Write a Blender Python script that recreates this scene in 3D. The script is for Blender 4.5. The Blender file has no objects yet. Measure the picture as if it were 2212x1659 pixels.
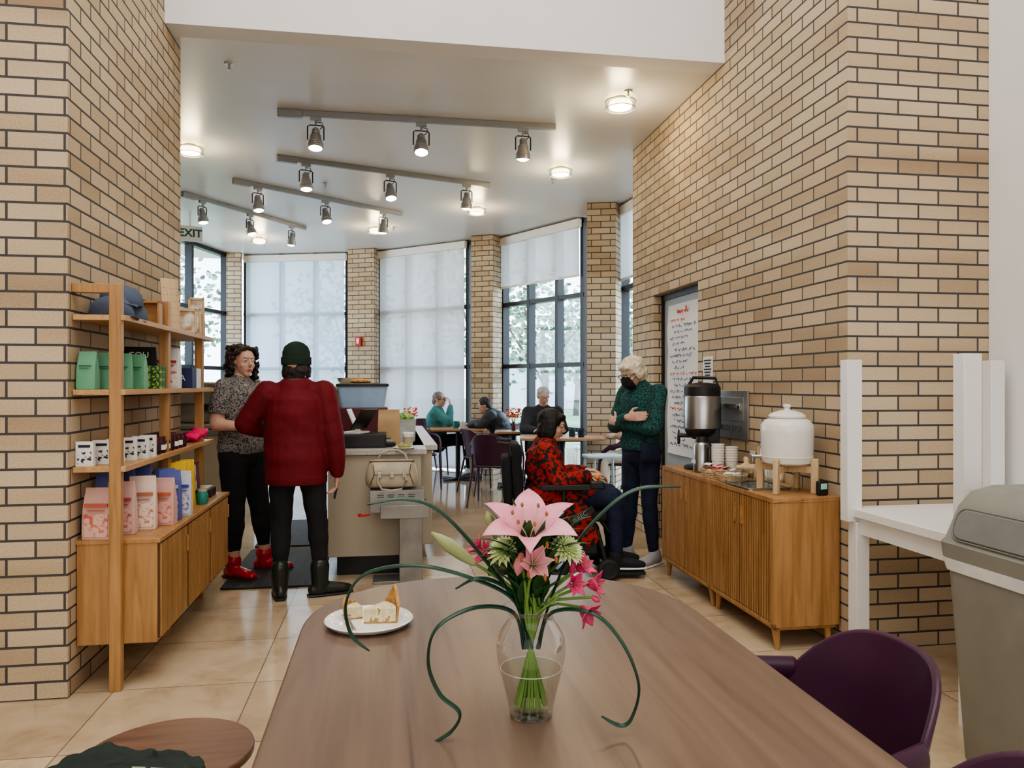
import bpy, bmesh, math, random
from math import sin, cos, pi, radians
from mathutils import Vector, Matrix, noise
random.seed(7)
AN=radians(9.2); CA=cos(AN); SA=sin(AN)
def R(q,s,z=0): return Vector((q*CA-s*SA, q*SA+s*CA, z))
def at(x,y,d): return Vector(((x-1106)/1640*d, d, 1.38-(y-830)/1640*d))
col=bpy.context.scene.collection
# ---------------- raw geometry ----------------
def bx(c,s,rz=0):
    V=[]
    for k in (-.5,.5):
        for a,b in ((-.5,-.5),(.5,-.5),(.5,.5),(-.5,.5)):
            x,y=a*s[0],b*s[1]
            V.append((c[0]+x*cos(rz)-y*sin(rz),c[1]+x*sin(rz)+y*cos(rz),c[2]+k*s[2]))
    return V,[(0,3,2,1),(4,5,6,7),(0,1,5,4),(1,2,6,5),(2,3,7,6),(3,0,4,7)]
def b2(a,b): return bx([(a[i]+b[i])/2 for i in range(3)],[abs(b[i]-a[i]) for i in range(3)])
def prism(poly,z0,z1):
    n=len(poly); V=[(p[0],p[1],z0) for p in poly]+[(p[0],p[1],z1) for p in poly]
    return V,[tuple(range(n-1,-1,-1)),tuple(range(n,2*n))]+[(i,(i+1)%n,n+(i+1)%n,n+i) for i in range(n)]
def tube(st,side=(1,0,0),n=14,cap=True,cap0=None):
    side=Vector(side); P=[Vector(s[0]) for s in st]; m=len(P); rings=[]
    if cap0 is None: cap0=cap
    def ring(p,d,a,b):
        bb=d.cross(side)
        if bb.length<.05: bb=d.cross(Vector((.3,1,.2)))
        bb.normalize(); aa=bb.cross(d).normalized()
        rings.append([p+aa*(a*cos(2*pi*i/n))+bb*(b*sin(2*pi*i/n)) for i in range(n)])
    D=[(P[min(i+1,m-1)]-P[max(i-1,0)]).normalized() for i in range(m)]
    a,b=st[0][1],st[0][2]; r=min(a,b)
    if cap0:
        ring(P[0]-D[0]*r*.87,D[0],a*.5,b*.5); ring(P[0]-D[0]*r*.5,D[0],a*.87,b*.87)
    for i in range(m): ring(P[i],D[i],st[i][1],st[i][2])
    a2,b2_=st[-1][1],st[-1][2]; r2=min(a2,b2_)
    if cap:
        ring(P[-1]+D[-1]*r2*.5,D[-1],a2*.87,b2_*.87); ring(P[-1]+D[-1]*r2*.87,D[-1],a2*.5,b2_*.5)
    V=[v for rg in rings for v in rg]; Fc=[]
    for k in range(len(rings)-1):
        for i in range(n):
            j=(i+1)%n; Fc.append((k*n+i,k*n+j,(k+1)*n+j,(k+1)*n+i))
    V.append(P[0]-D[0]*(r if cap0 else 0)); V.append(P[-1]+D[-1]*(r2 if cap else 0))
    t=len(rings)-1
    for i in range(n):
        j=(i+1)%n; Fc.append((len(V)-2,j,i)); Fc.append((len(V)-1,t*n+i,t*n+j))
    return V,Fc
def cp(p1,r1,p2,r2,n=12): return tube([(p1,r1,r1),(p2,r2,r2)],n=n)
def cyl(p1,p2,r1,r2=None,n=20): 
    r2=r1 if r2 is None else r2
    return tube([(p1,r1,r1),(p2,r2,r2)],n=n,cap=False)
def wire(pts,r,n=8): return tube([(p,r,r) for p in pts],side=(.31,.17,.93),n=n,cap=False)
def lathe(prof,n=28,c=(0,0,0)):
    V=[];Fc=[]
    for r,z in prof:
        for i in range(n): V.append((c[0]+r*cos(2*pi*i/n),c[1]+r*sin(2*pi*i/n),c[2]+z))
    for k in range(len(prof)-1):
        for i in range(n):
            j=(i+1)%n; Fc.append((k*n+i,k*n+j,(k+1)*n+j,(k+1)*n+i))
    if prof[0][0]>0 : Fc.append(tuple(range(n-1,-1,-1)))
    if prof[-1][0]>0: Fc.append(tuple(range((len(prof)-1)*n,len(prof)*n)))
    return V,Fc
def lathe_open(prof,n=28,c=(0,0,0)):
    V,Fc=lathe(prof,n,c); return V,[f for f in Fc if len(f)==4]
def ell(c,ax,rad,n=14):
    c=Vector(c);V=[];Fc=[];m=n//2
    for k in range(m+1):
        t=pi*k/m
        for i in range(n):
            p=2*pi*i/n
            V.append(c+ax[0]*(rad[0]*sin(t)*cos(p))+ax[1]*(rad[1]*sin(t)*sin(p))+ax[2]*(rad[2]*cos(t)))
    for k in range(m):
        for i in range(n):
            j=(i+1)%n; Fc.append((k*n+i,k*n+j,(k+1)*n+j,(k+1)*n+i))
    return V,Fc
XYZ=(Vector((1,0,0)),Vector((0,1,0)),Vector((0,0,1)))
def sph(c,r,n=14):
    r=(r,r,r) if not isinstance(r,(tuple,list)) else r
    return ell(c,XYZ,r,n)
def ring(c,r,t,nrm,n=24):
    q=Vector(nrm).to_track_quat('Z','Y'); V=[];Fc=[];m=8
    for i in range(n):
        a=2*pi*i/n
        for k in range(m):
            b=2*pi*k/m
            V.append(Vector(c)+q@Vector(((r+t*cos(b))*cos(a),(r+t*cos(b))*sin(a),t*sin(b))))
    for i in range(n):
        for k in range(m):
            Fc.append((i*m+k,((i+1)%n)*m+k,((i+1)%n)*m+(k+1)%m,i*m+(k+1)%m))
    return V,Fc
def xf(raw,M): return [M@Vector(v) for v in raw[0]],raw[1]
def petal(L,W,tilt,curl,az,cup=.2,nu=8,sharp=.8):
    V=[];Fc=[];r=.004;z=0;nv=5
    for i in range(nu+1):
        u=i/nu; th=tilt+curl*u
        if i: r+=L/nu*sin(th); z+=L/nu*cos(th)
        w=W*max(.03,sin(pi*min(1,max(0,u*.92+.08))**sharp))
        for k in range(nv):
            v=-1+2*k/(nv-1); x=r-cup*w*v*v*cos(th)*1; y=v*w; zz=z+cup*w*v*v*sin(th)
            V.append((x*cos(az)-y*sin(az),x*sin(az)+y*cos(az),zz))
    for i in range(nu):
        for k in range(nv-1): Fc.append((i*nv+k,i*nv+k+1,(i+1)*nv+k+1,(i+1)*nv+k))
    return V,Fc
def merge(raws):
    V=[];Fc=[];MI=[]
    for r in raws:
        o=len(V); V+=[tuple(v) for v in r[0]]; Fc+=[tuple(i+o for i in f) for f in r[1]]
        MI+=[(r[2] if len(r)>2 else 0)]*len(r[1])
    return V,Fc,MI
def m1(raw): return (raw[0],raw[1],1)
# ---------------- objects ----------------
def add(o,parent=None,loc=(0,0,0),rot=(0,0,0)):
    col.objects.link(o); o.parent=parent; o.location=loc; o.rotation_euler=rot; return o
def mesh_of(raws,name):
    V,Fc,MI=merge(raws); me=bpy.data.meshes.new(name); me.from_pydata(V,[],Fc); me.update()
    for p,m in zip(me.polygons,MI): p.material_index=m
    bm=bmesh.new(); bm.from_mesh(me)
    bmesh.ops.remove_doubles(bm,verts=bm.verts,dist=1e-5)
    bmesh.ops.recalc_face_normals(bm,faces=bm.faces); bm.to_mesh(me); bm.free(); return me
def mk(name,raws,mat,parent=None,loc=(0,0,0),rot=(0,0,0),bev=0,sm=True,sub=0,label=None,ang=38,solid=0):
    if isinstance(raws,tuple): raws=[raws]
    me=mesh_of(raws,name)
    for m in (mat if isinstance(mat,list) else [mat]): me.materials.append(m)
    if sm:
        me.polygons.foreach_set('use_smooth',[True]*len(me.polygons))
        try: me.set_sharp_from_angle(angle=radians(ang))
        except Exception: pass
    o=bpy.data.objects.new(name,me); add(o,parent,loc,rot)
    if solid:
        m=o.modifiers.new('s','SOLIDIFY'); m.thickness=solid; m.offset=0
    if bev:
        m=o.modifiers.new('b','BEVEL'); m.width=bev; m.segments=2; m.limit_method='ANGLE'; m.angle_limit=radians(35)
    if sub:
        m=o.modifiers.new('u','SUBSURF'); m.levels=sub; m.render_levels=sub
    if label: o['label']=label
    return o
def tag(o,label,cat,group=None):
    o['label']=label; o['category']=cat
    if group: o['group']=group
    return o
def thing(name,label,cat,loc=(0,0,0),rz=0,group=None,rot=None):
    e=bpy.data.objects.new(name,None); e.empty_display_size=.05
    add(e,None,loc,rot if rot else (0,0,rz)); return tag(e,label,cat,group)
def struct(o): o['kind']='structure'; return o
def dup(src,loc,rz=0,label=None,rot=None):
    def rec(o,p):
        n=o.copy(); col.objects.link(n)
        if p: n.parent=p
        for c in [c for c in list(o.children)]: rec(c,n)
        return n
    n=rec(src,None); n.location=loc; n.rotation_euler=rot if rot else (0,0,rz)
    if label: n['label']=label
    return n
def text(s,size,mat,parent,loc,rot,name='lettering',ext=.0006,bold=0):
    cu=bpy.data.curves.new(name,'FONT'); cu.body=s; cu.size=size; cu.extrude=ext; cu.offset=bold
    cu.align_x='CENTER'; cu.align_y='CENTER'; cu.resolution_u=3
    t=bpy.data.objects.new('tmp_text',cu); col.objects.link(t)
    dg=bpy.context.evaluated_depsgraph_get(); me=bpy.data.meshes.new_from_object(t.evaluated_get(dg))
    bpy.data.objects.remove(t); me.materials.clear(); me.materials.append(mat)
    o=bpy.data.objects.new(name,me); return add(o,parent,loc,rot)
def remesh(name,raws,mat,parent,vox=.008,it=4,amp=0,fs=8,amp2=0,fs2=40,label=None,seed=0):
    me=mesh_of(raws,name); o=bpy.data.objects.new('tmp',me); col.objects.link(o)
    m=o.modifiers.new('r','REMESH'); m.mode='VOXEL'; m.voxel_size=vox
    if it: s=o.modifiers.new('s','SMOOTH'); s.factor=.5; s.iterations=it
    dg=bpy.context.evaluated_depsgraph_get(); nm=bpy.data.meshes.new_from_object(o.evaluated_get(dg))
    bpy.data.objects.remove(o); nm.materials.clear(); nm.materials.append(mat)
    if amp or amp2:
        off=Vector((seed*3.1,seed,0)); ns=[v.normal.copy() for v in nm.vertices]
        for v,nn in zip(nm.vertices,ns):
            c=v.co; d=amp*noise.noise(Vector((c.x,c.y,c.z*1.6))*fs+off)
            if amp2: d+=amp2*noise.noise(c*fs2+off)
            v.co=c+nn*d
    nm.polygons.foreach_set('use_smooth',[True]*len(nm.polygons)); nm.name=name
    ob=bpy.data.objects.new(name,nm); add(ob,parent)
    if label: ob['label']=label
    return ob
# ---------------- materials ----------------
def nt(name):
    m=bpy.data.materials.new(name); m.use_nodes=True; t=m.node_tree; b=t.nodes['Principled BSDF']; return m,t,b
def c4(c,f=1): return (min(1,c[0]*f),min(1,c[1]*f),min(1,c[2]*f),1)
def noisenode(t,scale,coord='Object',sc=None,detail=3):
    tc=t.nodes.new('ShaderNodeTexCoord'); n=t.nodes.new('ShaderNodeTexNoise'); n.inputs['Scale'].default_value=scale; n.inputs['Detail'].default_value=detail
    if sc:
        mp=t.nodes.new('ShaderNodeMapping'); mp.inputs['Scale'].default_value=sc; t.links.new(tc.outputs[coord],mp.inputs[0]); t.links.new(mp.outputs[0],n.inputs['Vector'])
    else: t.links.new(tc.outputs[coord],n.inputs['Vector'])
    return n
def ramp(t,fac,stops):
    r=t.nodes.new('ShaderNodeValToRGB'); e=r.color_ramp.elements
    e[0].position=stops[0][0]; e[0].color=stops[0][1]; e[1].position=stops[-1][0]; e[1].color=stops[-1][1]
    for p,c in stops[1:-1]:
        k=e.new(p); k.color=c
    t.links.new(fac,r.inputs[0]); return r
def bump(t,b,h,strength=.3,dist=.002):
    n=t.nodes.new('ShaderNodeBump'); n.inputs['Strength'].default_value=strength; n.inputs['Distance'].default_value=dist
    t.links.new(h,n.inputs['Height']); t.links.new(n.outputs[0],b.inputs['Normal'])
def M(name,c,rough=.5,metal=0,var=.1,scale=9,bmp=0,bs=80,spec=.5,emit=0,alpha=1,trans=0,ior=1.45):
    m,t,b=nt(name); n=noisenode(t,scale)
    r=ramp(t,n.outputs['Fac'],[(.3,c4(c,1-var)),(.7,c4(c,1+var))]); t.links.new(r.outputs[0],b.inputs['Base Color'])
    b.inputs['Roughness'].default_value=rough; b.inputs['Metallic'].default_value=metal; b.inputs['Specular IOR Level'].default_value=spec
    b.inputs['Transmission Weight'].default_value=trans; b.inputs['IOR'].default_value=ior; b.inputs['Alpha'].default_value=alpha
    if emit:
        b.inputs['Emission Color'].default_value=c4(c); b.inputs['Emission Strength'].default_value=emit
    if bmp: n2=noisenode(t,bs); bump(t,b,n2.outputs['Fac'],bmp)
    return m
def wood(name,c1,c2,sc=(1,14,14),scale=2.2,rough=.4,bm=.1,spec=.5,c3=None):
    m,t,b=nt(name); n=noisenode(t,scale,sc=sc,detail=9); n.inputs['Distortion'].default_value=.7
    mid=[(a+d)/2 for a,d in zip(c1,c2)]
    st=[(.3,c4(c1)),(.5,c4(mid)),(.66,c4(c2))]
    if c3: st.append((.76,c4(c3)))
    r=ramp(t,n.outputs['Fac'],st); t.links.new(r.outputs[0],b.inputs['Base Color']); b.inputs['Specular IOR Level'].default_value=spec
    b.inputs['Roughness'].default_value=rough; bump(t,b,n.outputs['Fac'],bm,.001); return m
def speckle(name,c1,c2,scale=60,thr=.5,rough=.9,w=.03,c3=None):
    m,t,b=nt(name); n=noisenode(t,scale,detail=2)
    st=[(thr-w,c4(c1)),(thr+w,c4(c2))]
    if c3: st=[(thr-w,c4(c1)),(thr+w,c4(c2)),(thr+.12,c4(c3))]
    r=ramp(t,n.outputs['Fac'],st); t.links.new(r.outputs[0],b.inputs['Base Color'])
    b.inputs['Roughness'].default_value=rough; bump(t,b,n.outputs['Fac'],.5,.004); return m
def brick(name,ca,cb,cc,mort):
    m,t,b=nt(name); tc=t.nodes.new('ShaderNodeTexCoord'); br=t.nodes.new('ShaderNodeTexBrick')
    br.inputs['Scale'].default_value=1; br.inputs['Brick Width'].default_value=.234; br.inputs['Row Height'].default_value=.0775
    br.inputs['Mortar Size'].default_value=.0058; br.inputs['Mortar Smooth'].default_value=.25
    br.inputs['Color1'].default_value=(0,0,0,1); br.inputs['Color2'].default_value=(1,1,1,1); br.inputs['Mortar'].default_value=(.5,.5,.5,1)
    t.links.new(tc.outputs['UV'],br.inputs['Vector'])
    big=noisenode(t,1.0,'UV',sc=(.35,2.2,1),detail=2)
    mx=t.nodes.new('ShaderNodeMath'); mx.operation='MULTIPLY_ADD'; mx.inputs[1].default_value=.46; t.links.new(br.outputs['Color'],mx.inputs[0])
    m2=t.nodes.new('ShaderNodeMath'); m2.operation='MULTIPLY_ADD'; m2.inputs[1].default_value=1.5; m2.inputs[2].default_value=-.54
    t.links.new(big.outputs['Fac'],m2.inputs[0]); t.links.new(m2.outputs[0],mx.inputs[2])
    r=ramp(t,mx.outputs[0],[(.1,c4(ca)),(.5,c4(cb)),(.95,c4(cc))])
    fine=noisenode(t,140,'UV',detail=4); r2=ramp(t,fine.outputs['Fac'],[(.3,(.76,.76,.76,1)),(.65,(1,1,1,1))])
    mu=t.nodes.new('ShaderNodeMixRGB'); mu.blend_type='MULTIPLY'; mu.inputs[0].default_value=1; t.links.new(r.outputs[0],mu.inputs[1]); t.links.new(r2.outputs[0],mu.inputs[2])
    fin=t.nodes.new('ShaderNodeMixRGB'); t.links.new(br.outputs['Fac'],fin.inputs[0]); t.links.new(mu.outputs[0],fin.inputs[1]); fin.inputs[2].default_value=c4(mort)
    t.links.new(fin.outputs[0],b.inputs['Base Color']); b.inputs['Roughness'].default_value=.75
    inv=t.nodes.new('ShaderNodeMath'); inv.operation='SUBTRACT'; inv.inputs[0].default_value=1; t.links.new(br.outputs['Fac'],inv.inputs[1]); bump(t,b,inv.outputs[0],.7,.007)
    return m
mBrick=brick('tan_brick',(.67,.535,.365),(.555,.42,.27),(.35,.235,.135),(.062,.058,.055))
mWhiteWall=M('white_wall_paint',(.78,.77,.765),.8,var=.02,scale=2)
mCeil=M('ceiling_plaster',(.69,.68,.66),.34,var=.05,scale=1.2,bmp=.05,bs=6)
mBlack=M('black_metal',(.012,.012,.014),.4,var=.2)
mBlackP=M('black_plastic',(.014,.014,.015),.45,var=.2)
mSteel=M('stainless_steel',(.42,.42,.41),.3,1,var=.1,scale=4)
mAlu=M('grey_aluminium',(.30,.30,.30),.4,.6,var=.06)
mOak=wood('honey_oak',(.48,.27,.11),(.35,.175,.058))
mOakV=wood('honey_oak_upright',(.48,.27,.11),(.33,.165,.055),sc=(14,14,1))
mOakD=wood('honey_oak_gap_shade',(.12,.055,.018),(.075,.035,.012),sc=(14,14,1))  # oak darkened so the shade in the gaps between slats is painted in
mOakY=wood('honey_oak_shelf',(.58,.36,.165),(.43,.235,.095),sc=(14,1,14))
mWal=wood('walnut_table',(.19,.126,.09),(.128,.083,.059),sc=(12,.7,12),scale=1.8,rough=.30,bm=.02,spec=.36,c3=(.065,.042,.031))
mWal2=wood('brown_seat_wood',(.19,.10,.062),(.12,.062,.04),sc=(1,9,9),scale=3,rough=.35)
mPlum=M('plum_plastic',(.046,.009,.032),.38,var=.12,scale=4,bmp=.05,bs=200)
mWhite=M('white_laminate',(.80,.79,.77),.35,var=.02)
mCer=M('white_ceramic',(.78,.76,.71),.12,var=.02)
mPaper=M('white_paper',(.82,.81,.78),.7,var=.03)
mInk=M('black_ink',(.02,.02,.03),.7); mRedInk=M('red_ink',(.6,.05,.04),.7); mBlueInk=M('blue_ink',(.05,.07,.25),.7)
mRubber=M('black_rubber',(.016,.016,.017),.6,var=.2,bmp=.2)
mGlow=M('warm_lamp',(1,.80,.42),.5,emit=8,var=0); mGlowW=M('lamp_lens',(1,.93,.8),.5,emit=16,var=0)
mTaupe=M('taupe_laminate',(.42,.365,.275),.45,var=.04,scale=3)
mStone=M('grey_stone_top',(.42,.40,.37),.25,var=.2,scale=60)
mGreyDoor=M('grey_door_paint',(.36,.39,.40),.45,var=.03)
mTan=M('beige_leather',(.40,.34,.24),.38,var=.15,bmp=.3,bs=120)
mDarkRed=M('dark_red_plastic',(.10,.012,.02),.4)
def fglass(name,tint,rough=.01,k=.45):
    m=bpy.data.materials.new(name); m.use_nodes=True; t=m.node_tree; t.nodes.clear()
    o=t.nodes.new('ShaderNodeOutputMaterial'); tr=t.nodes.new('ShaderNodeBsdfTransparent'); g=t.nodes.new('ShaderNodeBsdfGlossy'); mx=t.nodes.new('ShaderNodeMixShader')
    n=noisenode(t,3); r=ramp(t,n.outputs['Fac'],[(.3,c4(tint,.99)),(.7,c4(tint))]); t.links.new(r.outputs[0],tr.inputs[0]); g.inputs['Roughness'].default_value=rough
    lw=t.nodes.new('ShaderNodeLayerWeight'); lw.inputs[0].default_value=.26; pw=t.nodes.new('ShaderNodeMath'); pw.operation='MULTIPLY_ADD'; pw.inputs[1].default_value=k; pw.inputs[2].default_value=.012
    t.links.new(lw.outputs['Fresnel'],pw.inputs[0]); t.links.new(pw.outputs[0],mx.inputs[0]); t.links.new(tr.outputs[0],mx.inputs[1]); t.links.new(g.outputs[0],mx.inputs[2]); t.links.new(mx.outputs[0],o.inputs[0]); return m
mClear=fglass('clear_glass',(.97,.98,.975)); mTumb=fglass('tumbler_glass',(.94,.96,.96)); mWater=fglass('water',(.90,.92,.87),0,.12)
def thin(name,tint,f=.08,rough=.02):
    m=bpy.data.materials.new(name); m.use_nodes=True; t=m.node_tree; t.nodes.clear()
    o=t.nodes.new('ShaderNodeOutputMaterial'); tr=t.nodes.new('ShaderNodeBsdfTransparent'); g=t.nodes.new('ShaderNodeBsdfGlossy'); mx=t.nodes.new('ShaderNodeMixShader')
    n=noisenode(t,1.5); r=ramp(t,n.outputs['Fac'],[(.3,c4(tint,.97)),(.7,c4(tint))]); t.links.new(r.outputs[0],tr.inputs[0])
    g.inputs['Roughness'].default_value=rough; mx.inputs[0].default_value=f
    t.links.new(tr.outputs[0],mx.inputs[1]); t.links.new(g.outputs[0],mx.inputs[2]); t.links.new(mx.outputs[0],o.inputs[0]); return m
mPane=thin('window_glass',(.95,.98,1))
mThinCl=thin('thin_clear_plastic',(.8,.85,.9),.15,.1)
def shademat(name,c,tr_amt):
    m=bpy.data.materials.new(name); m.use_nodes=True; t=m.node_tree; t.nodes.clear()
    o=t.nodes.new('ShaderNodeOutputMaterial'); tl=t.nodes.new('ShaderNodeBsdfTranslucent'); df=t.nodes.new('ShaderNodeBsdfDiffuse'); tp=t.nodes.new('ShaderNodeBsdfTransparent')
    n=noisenode(t,90); r=ramp(t,n.outputs['Fac'],[(.3,c4(c,.94)),(.7,c4(c,1))])
    for k in (tl,df): t.links.new(r.outputs[0],k.inputs[0])
    a=t.nodes.new('ShaderNodeMixShader'); a.inputs[0].default_value=.70; t.links.new(tl.outputs[0],a.inputs[1]); t.links.new(df.outputs[0],a.inputs[2])
    b=t.nodes.new('ShaderNodeMixShader'); b.inputs[0].default_value=tr_amt; t.links.new(a.outputs[0],b.inputs[1]); t.links.new(tp.outputs[0],b.inputs[2]); t.links.new(b.outputs[0],o.inputs[0]); return m
mShade=shademat('roller_shade_fabric',(.66,.77,.92),.06); mShadeG=shademat('roller_shade_fabric_grey',(.66,.67,.69),.03)
# floor
mFloor,t,b=nt('travertine_floor'); tc=t.nodes.new('ShaderNodeTexCoord'); br=t.nodes.new('ShaderNodeTexBrick'); br.offset=0
br.inputs['Scale'].default_value=1; br.inputs['Brick Width'].default_value=.61; br.inputs['Row Height'].default_value=.61; br.inputs['Mortar Size'].default_value=.003
br.inputs['Color1'].default_value=(.66,.53,.37,1); br.inputs['Color2'].default_value=(.52,.40,.265,1); br.inputs['Mortar'].default_value=(.24,.18,.12,1)
t.links.new(tc.outputs['UV'],br.inputs['Vector']); n=noisenode(t,3.4,'UV',detail=10); n.inputs['Distortion'].default_value=.5; n.inputs['Roughness'].default_value=.62
r=ramp(t,n.outputs['Fac'],[(.27,(.55,.50,.43,1)),(.40,(.80,.76,.70,1)),(.52,(.94,.92,.89,1)),(.7,(1.0,1.0,1.0,1))]); mu=t.nodes.new('ShaderNodeMixRGB'); mu.blend_type='MULTIPLY'; mu.inputs[0].default_value=.95
t.links.new(br.outputs['Color'],mu.inputs[1]); t.links.new(r.outputs[0],mu.inputs[2])
n2=noisenode(t,1.1,'UV',detail=8); r2=ramp(t,n2.outputs['Fac'],[(.3,(.22,.155,.095,1)),(.7,(.40,.30,.20,1))])
sx=t.nodes.new('ShaderNodeSeparateXYZ'); t.links.new(tc.outputs['UV'],sx.inputs[0]); gt=t.nodes.new('ShaderNodeMath'); gt.operation='GREATER_THAN'; gt.inputs[1].default_value=6.1; t.links.new(sx.outputs[1],gt.inputs[0])
fm=t.nodes.new('ShaderNodeMixRGB'); t.links.new(gt.outputs[0],fm.inputs[0]); t.links.new(mu.outputs[0],fm.inputs[1]); t.links.new(r2.outputs[0],fm.inputs[2]); t.links.new(fm.outputs[0],b.inputs['Base Color'])
rr=t.nodes.new('ShaderNodeMapRange'); t.links.new(gt.outputs[0],rr.inputs[0]); rr.inputs[3].default_value=.19; rr.inputs[4].default_value=.09; t.links.new(rr.outputs[0],b.inputs['Roughness'])
# ---------------- room shell ----------------
def uvwall(o,frame=True,off=0):
    me=o.data; uv=me.uv_layers.new(name='UVMap')
    for p in me.polygons:
        nx,ny,nz=p.normal
        tx,ty=(-ny,nx); L=math.hypot(tx,ty)
        if L<.3: tx,ty=1,0
        else: tx/=L; ty/=L
        if tx+ty*.5<0: tx,ty=-tx,-ty
        for li in p.loop_indices:
            c=me.vertices[me.loops[li].vertex_index].co
            uv.data[li].uv=((c.x*tx+c.y*ty)+off, c.y if abs(nz)>.7 else c.z)
def roombox(name,parts,mat,off=0):
    o=mk(name,[b2(a,b) for a,b in parts],mat,rot=(0,0,AN),sm=False); uvwall(o,off=off); return struct(o)
roombox('floor',[((-7,-4,-.12),(8,16,0))],mFloor)
roombox('wall_left',[((-4.7,3.6,0),(-1.392,5.427,6))],mBrick)
roombox('wall_right',[((2.342,3.6,0),(3.4,5.526,6)),((2.342,6.52,0),(3.164,7.107,6)),((2.342,5.52,2.17),(3.164,6.53,6)),((2.50,5.52,0),(3.164,6.53,2.175))],mBrick,.06)
roombox('wall_upper',[((-1.392,5.06,3.65),(2.342,5.25,6))],mWhiteWall)
roombox('wall_side_white',[((3.164,-3.5,0),(3.4,3.598,6))],mWhiteWall)
roombox('wall_back',[((-4.7,-3.7,0),(3.4,-3.5,6))],mWhiteWall)
roombox('wall_side_far',[((-4.9,-3.7,0),(-4.7,5.427,6))],mWhiteWall)
roombox('ceiling_lobby',[((-4.9,-3.7,6),(3.4,5.25,6.15))],mWhiteWall)
cpoly=[R(-5.6,5.25),R(2.342,5.25),R(2.342,7.0),R(3.3,7.0),(1.75,9.7),(1.3,10.6),(.1,12.25),(-.6,12.5),(-2.3,13.5),(-4.8,13.9),(-5.8,13.6)]
struct(mk('ceiling',prism(cpoly,3.65,3.8),mCeil,sm=False))
struct(mk('wall_west',prism([(-5.75,4.5),(-5.55,4.5),(-5.35,9.6),(-5.55,9.6)],0,3.65),mWhiteWall,sm=False))
mk_d=mk('door_1',[b2((2.43,5.535,0.005),(2.475,6.51,2.16))],mGreyDoor,rot=(0,0,AN),bev=.004); struct(mk_d)
struct(mk('trim_1',[b2((2.415,5.527,0),(2.45,5.57,2.169)),b2((2.415,6.475,0),(2.45,6.519,2.169)),b2((2.415,5.527,2.12),(2.45,6.519,2.169))],mBlackP,rot=(0,0,AN)))
def pier(n,pts):
    o=mk('wall_pier_'+n,prism(pts,0,3.65),mBrick,sm=False); me=o.data; uv=me.uv_layers.new(name='UVMap')
    for p in me.polygons:
        for li in p.loop_indices:
            c=me.vertices[me.loops[li].vertex_index].co; tx,ty=-p.normal.y,p.normal.x
            uv.data[li].uv=(c.x*tx+c.y*ty,c.z)
    struct(o)
pier('a',[(-4.93,13.1),(-4.68,13.1),(-4.74,13.33),(-5.0,13.33)])
pier('b',[(-2.77,12.8),(-2.3,12.65),(-2.27,12.95),(-2.72,13.08)])
pier('c',[(-.625,11.62),(-.29,11.5),(-.15,11.78),(-.35,12.1),(-.60,12.0)])
pier('d',[(.938,9.5),(1.29,9.45),(1.40,9.72),(1.42,10.28),(1.04,10.28)])
def window(n,p0,p1,vs,hs,z1=3.65,z0=0.02):
    p0=Vector((p0[0],p0[1],0)); p1=Vector((p1[0],p1[1],0)); L=(p1-p0).length; rz=math.atan2(p1.y-p0.y,p1.x-p0.x)
    raws=[bx((L*v,0,(z0+z1)/2),(.06,.12,z1-z0)) for v in [0.02]+vs+[.98]]
    raws+=[bx((L/2,0,h),(L,.11,.06)) for h in [z0+.04]+hs+[z1-.04]]
    o=struct(mk('window_%d'%n,raws,mBlack,loc=p0,rot=(0,0,rz),sm=False))
    mk('glass_pane',bx((L/2,.01,(z0+z1)/2),(L-.02,.006,z1-z0-.02)),mPane,o,sm=False)
    return L,rz,p0
def shade(w,zb,mat,label,inset=.07):
    L,rz,p0=w; nrm=Vector((sin(rz),-cos(rz),0))*.10
    e=thing('roller_shade',label,'window shade',p0+nrm+Vector((0,0,3.4)),rz,'window shades')
    V=[];Fc=[];n=24;h0=.16;h1=zb-3.4
    for i in range(n+1):
        x=inset+(L-2*inset)*i/n; y=.006*sin(i*.9)
        V+=[(x,y,h0),(x,y*1.5,(h0+h1)/2),(x,y*2,h1)]
    for i in range(n):
        for k in range(2): Fc.append((i*3+k,i*3+3+k,i*3+4+k,i*3+1+k))
    mk('shade_fabric',(V,Fc),mat,e)
    mk('shade_cassette',bx((L/2,0,.17),(L-inset,.07,.12)),mWhite,e,bev=.01)
    mk('hem_bar',bx((L/2,0,h1),(L-2*inset,.02,.03)),mWhite,e)
W1=window(1,(-5.35,9.6),(-4.98,13.25),[.35,.66],[1.0,1.65,2.6])
W2=window(2,(-4.72,13.42),(-2.80,13.15),[.36,.68],[.75,1.65,2.6])
W3=window(3,(-2.25,13.02),(-.64,12.0),[.33,.67],[.75,1.65,2.6])
W4=window(4,(-.13,11.85),(1.02,10.35),[.36,.7],[.75,1.65,2.6])
W5=window(5,(1.44,9.85),(1.99,7.55),[.33,.66],[.75,1.65,2.6])
shade(W2,.05,mShade,'full length white roller shade glowing with daylight')
shade(W3,.05,mShadeG,'full length grey roller shade covering tall window')
shade(W4,2.86,mShadeG,'short raised roller shade above tree view window',.05)
shade(W5,2.7,mShadeG,'narrow raised roller shade beside brick pier',.1)
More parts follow.
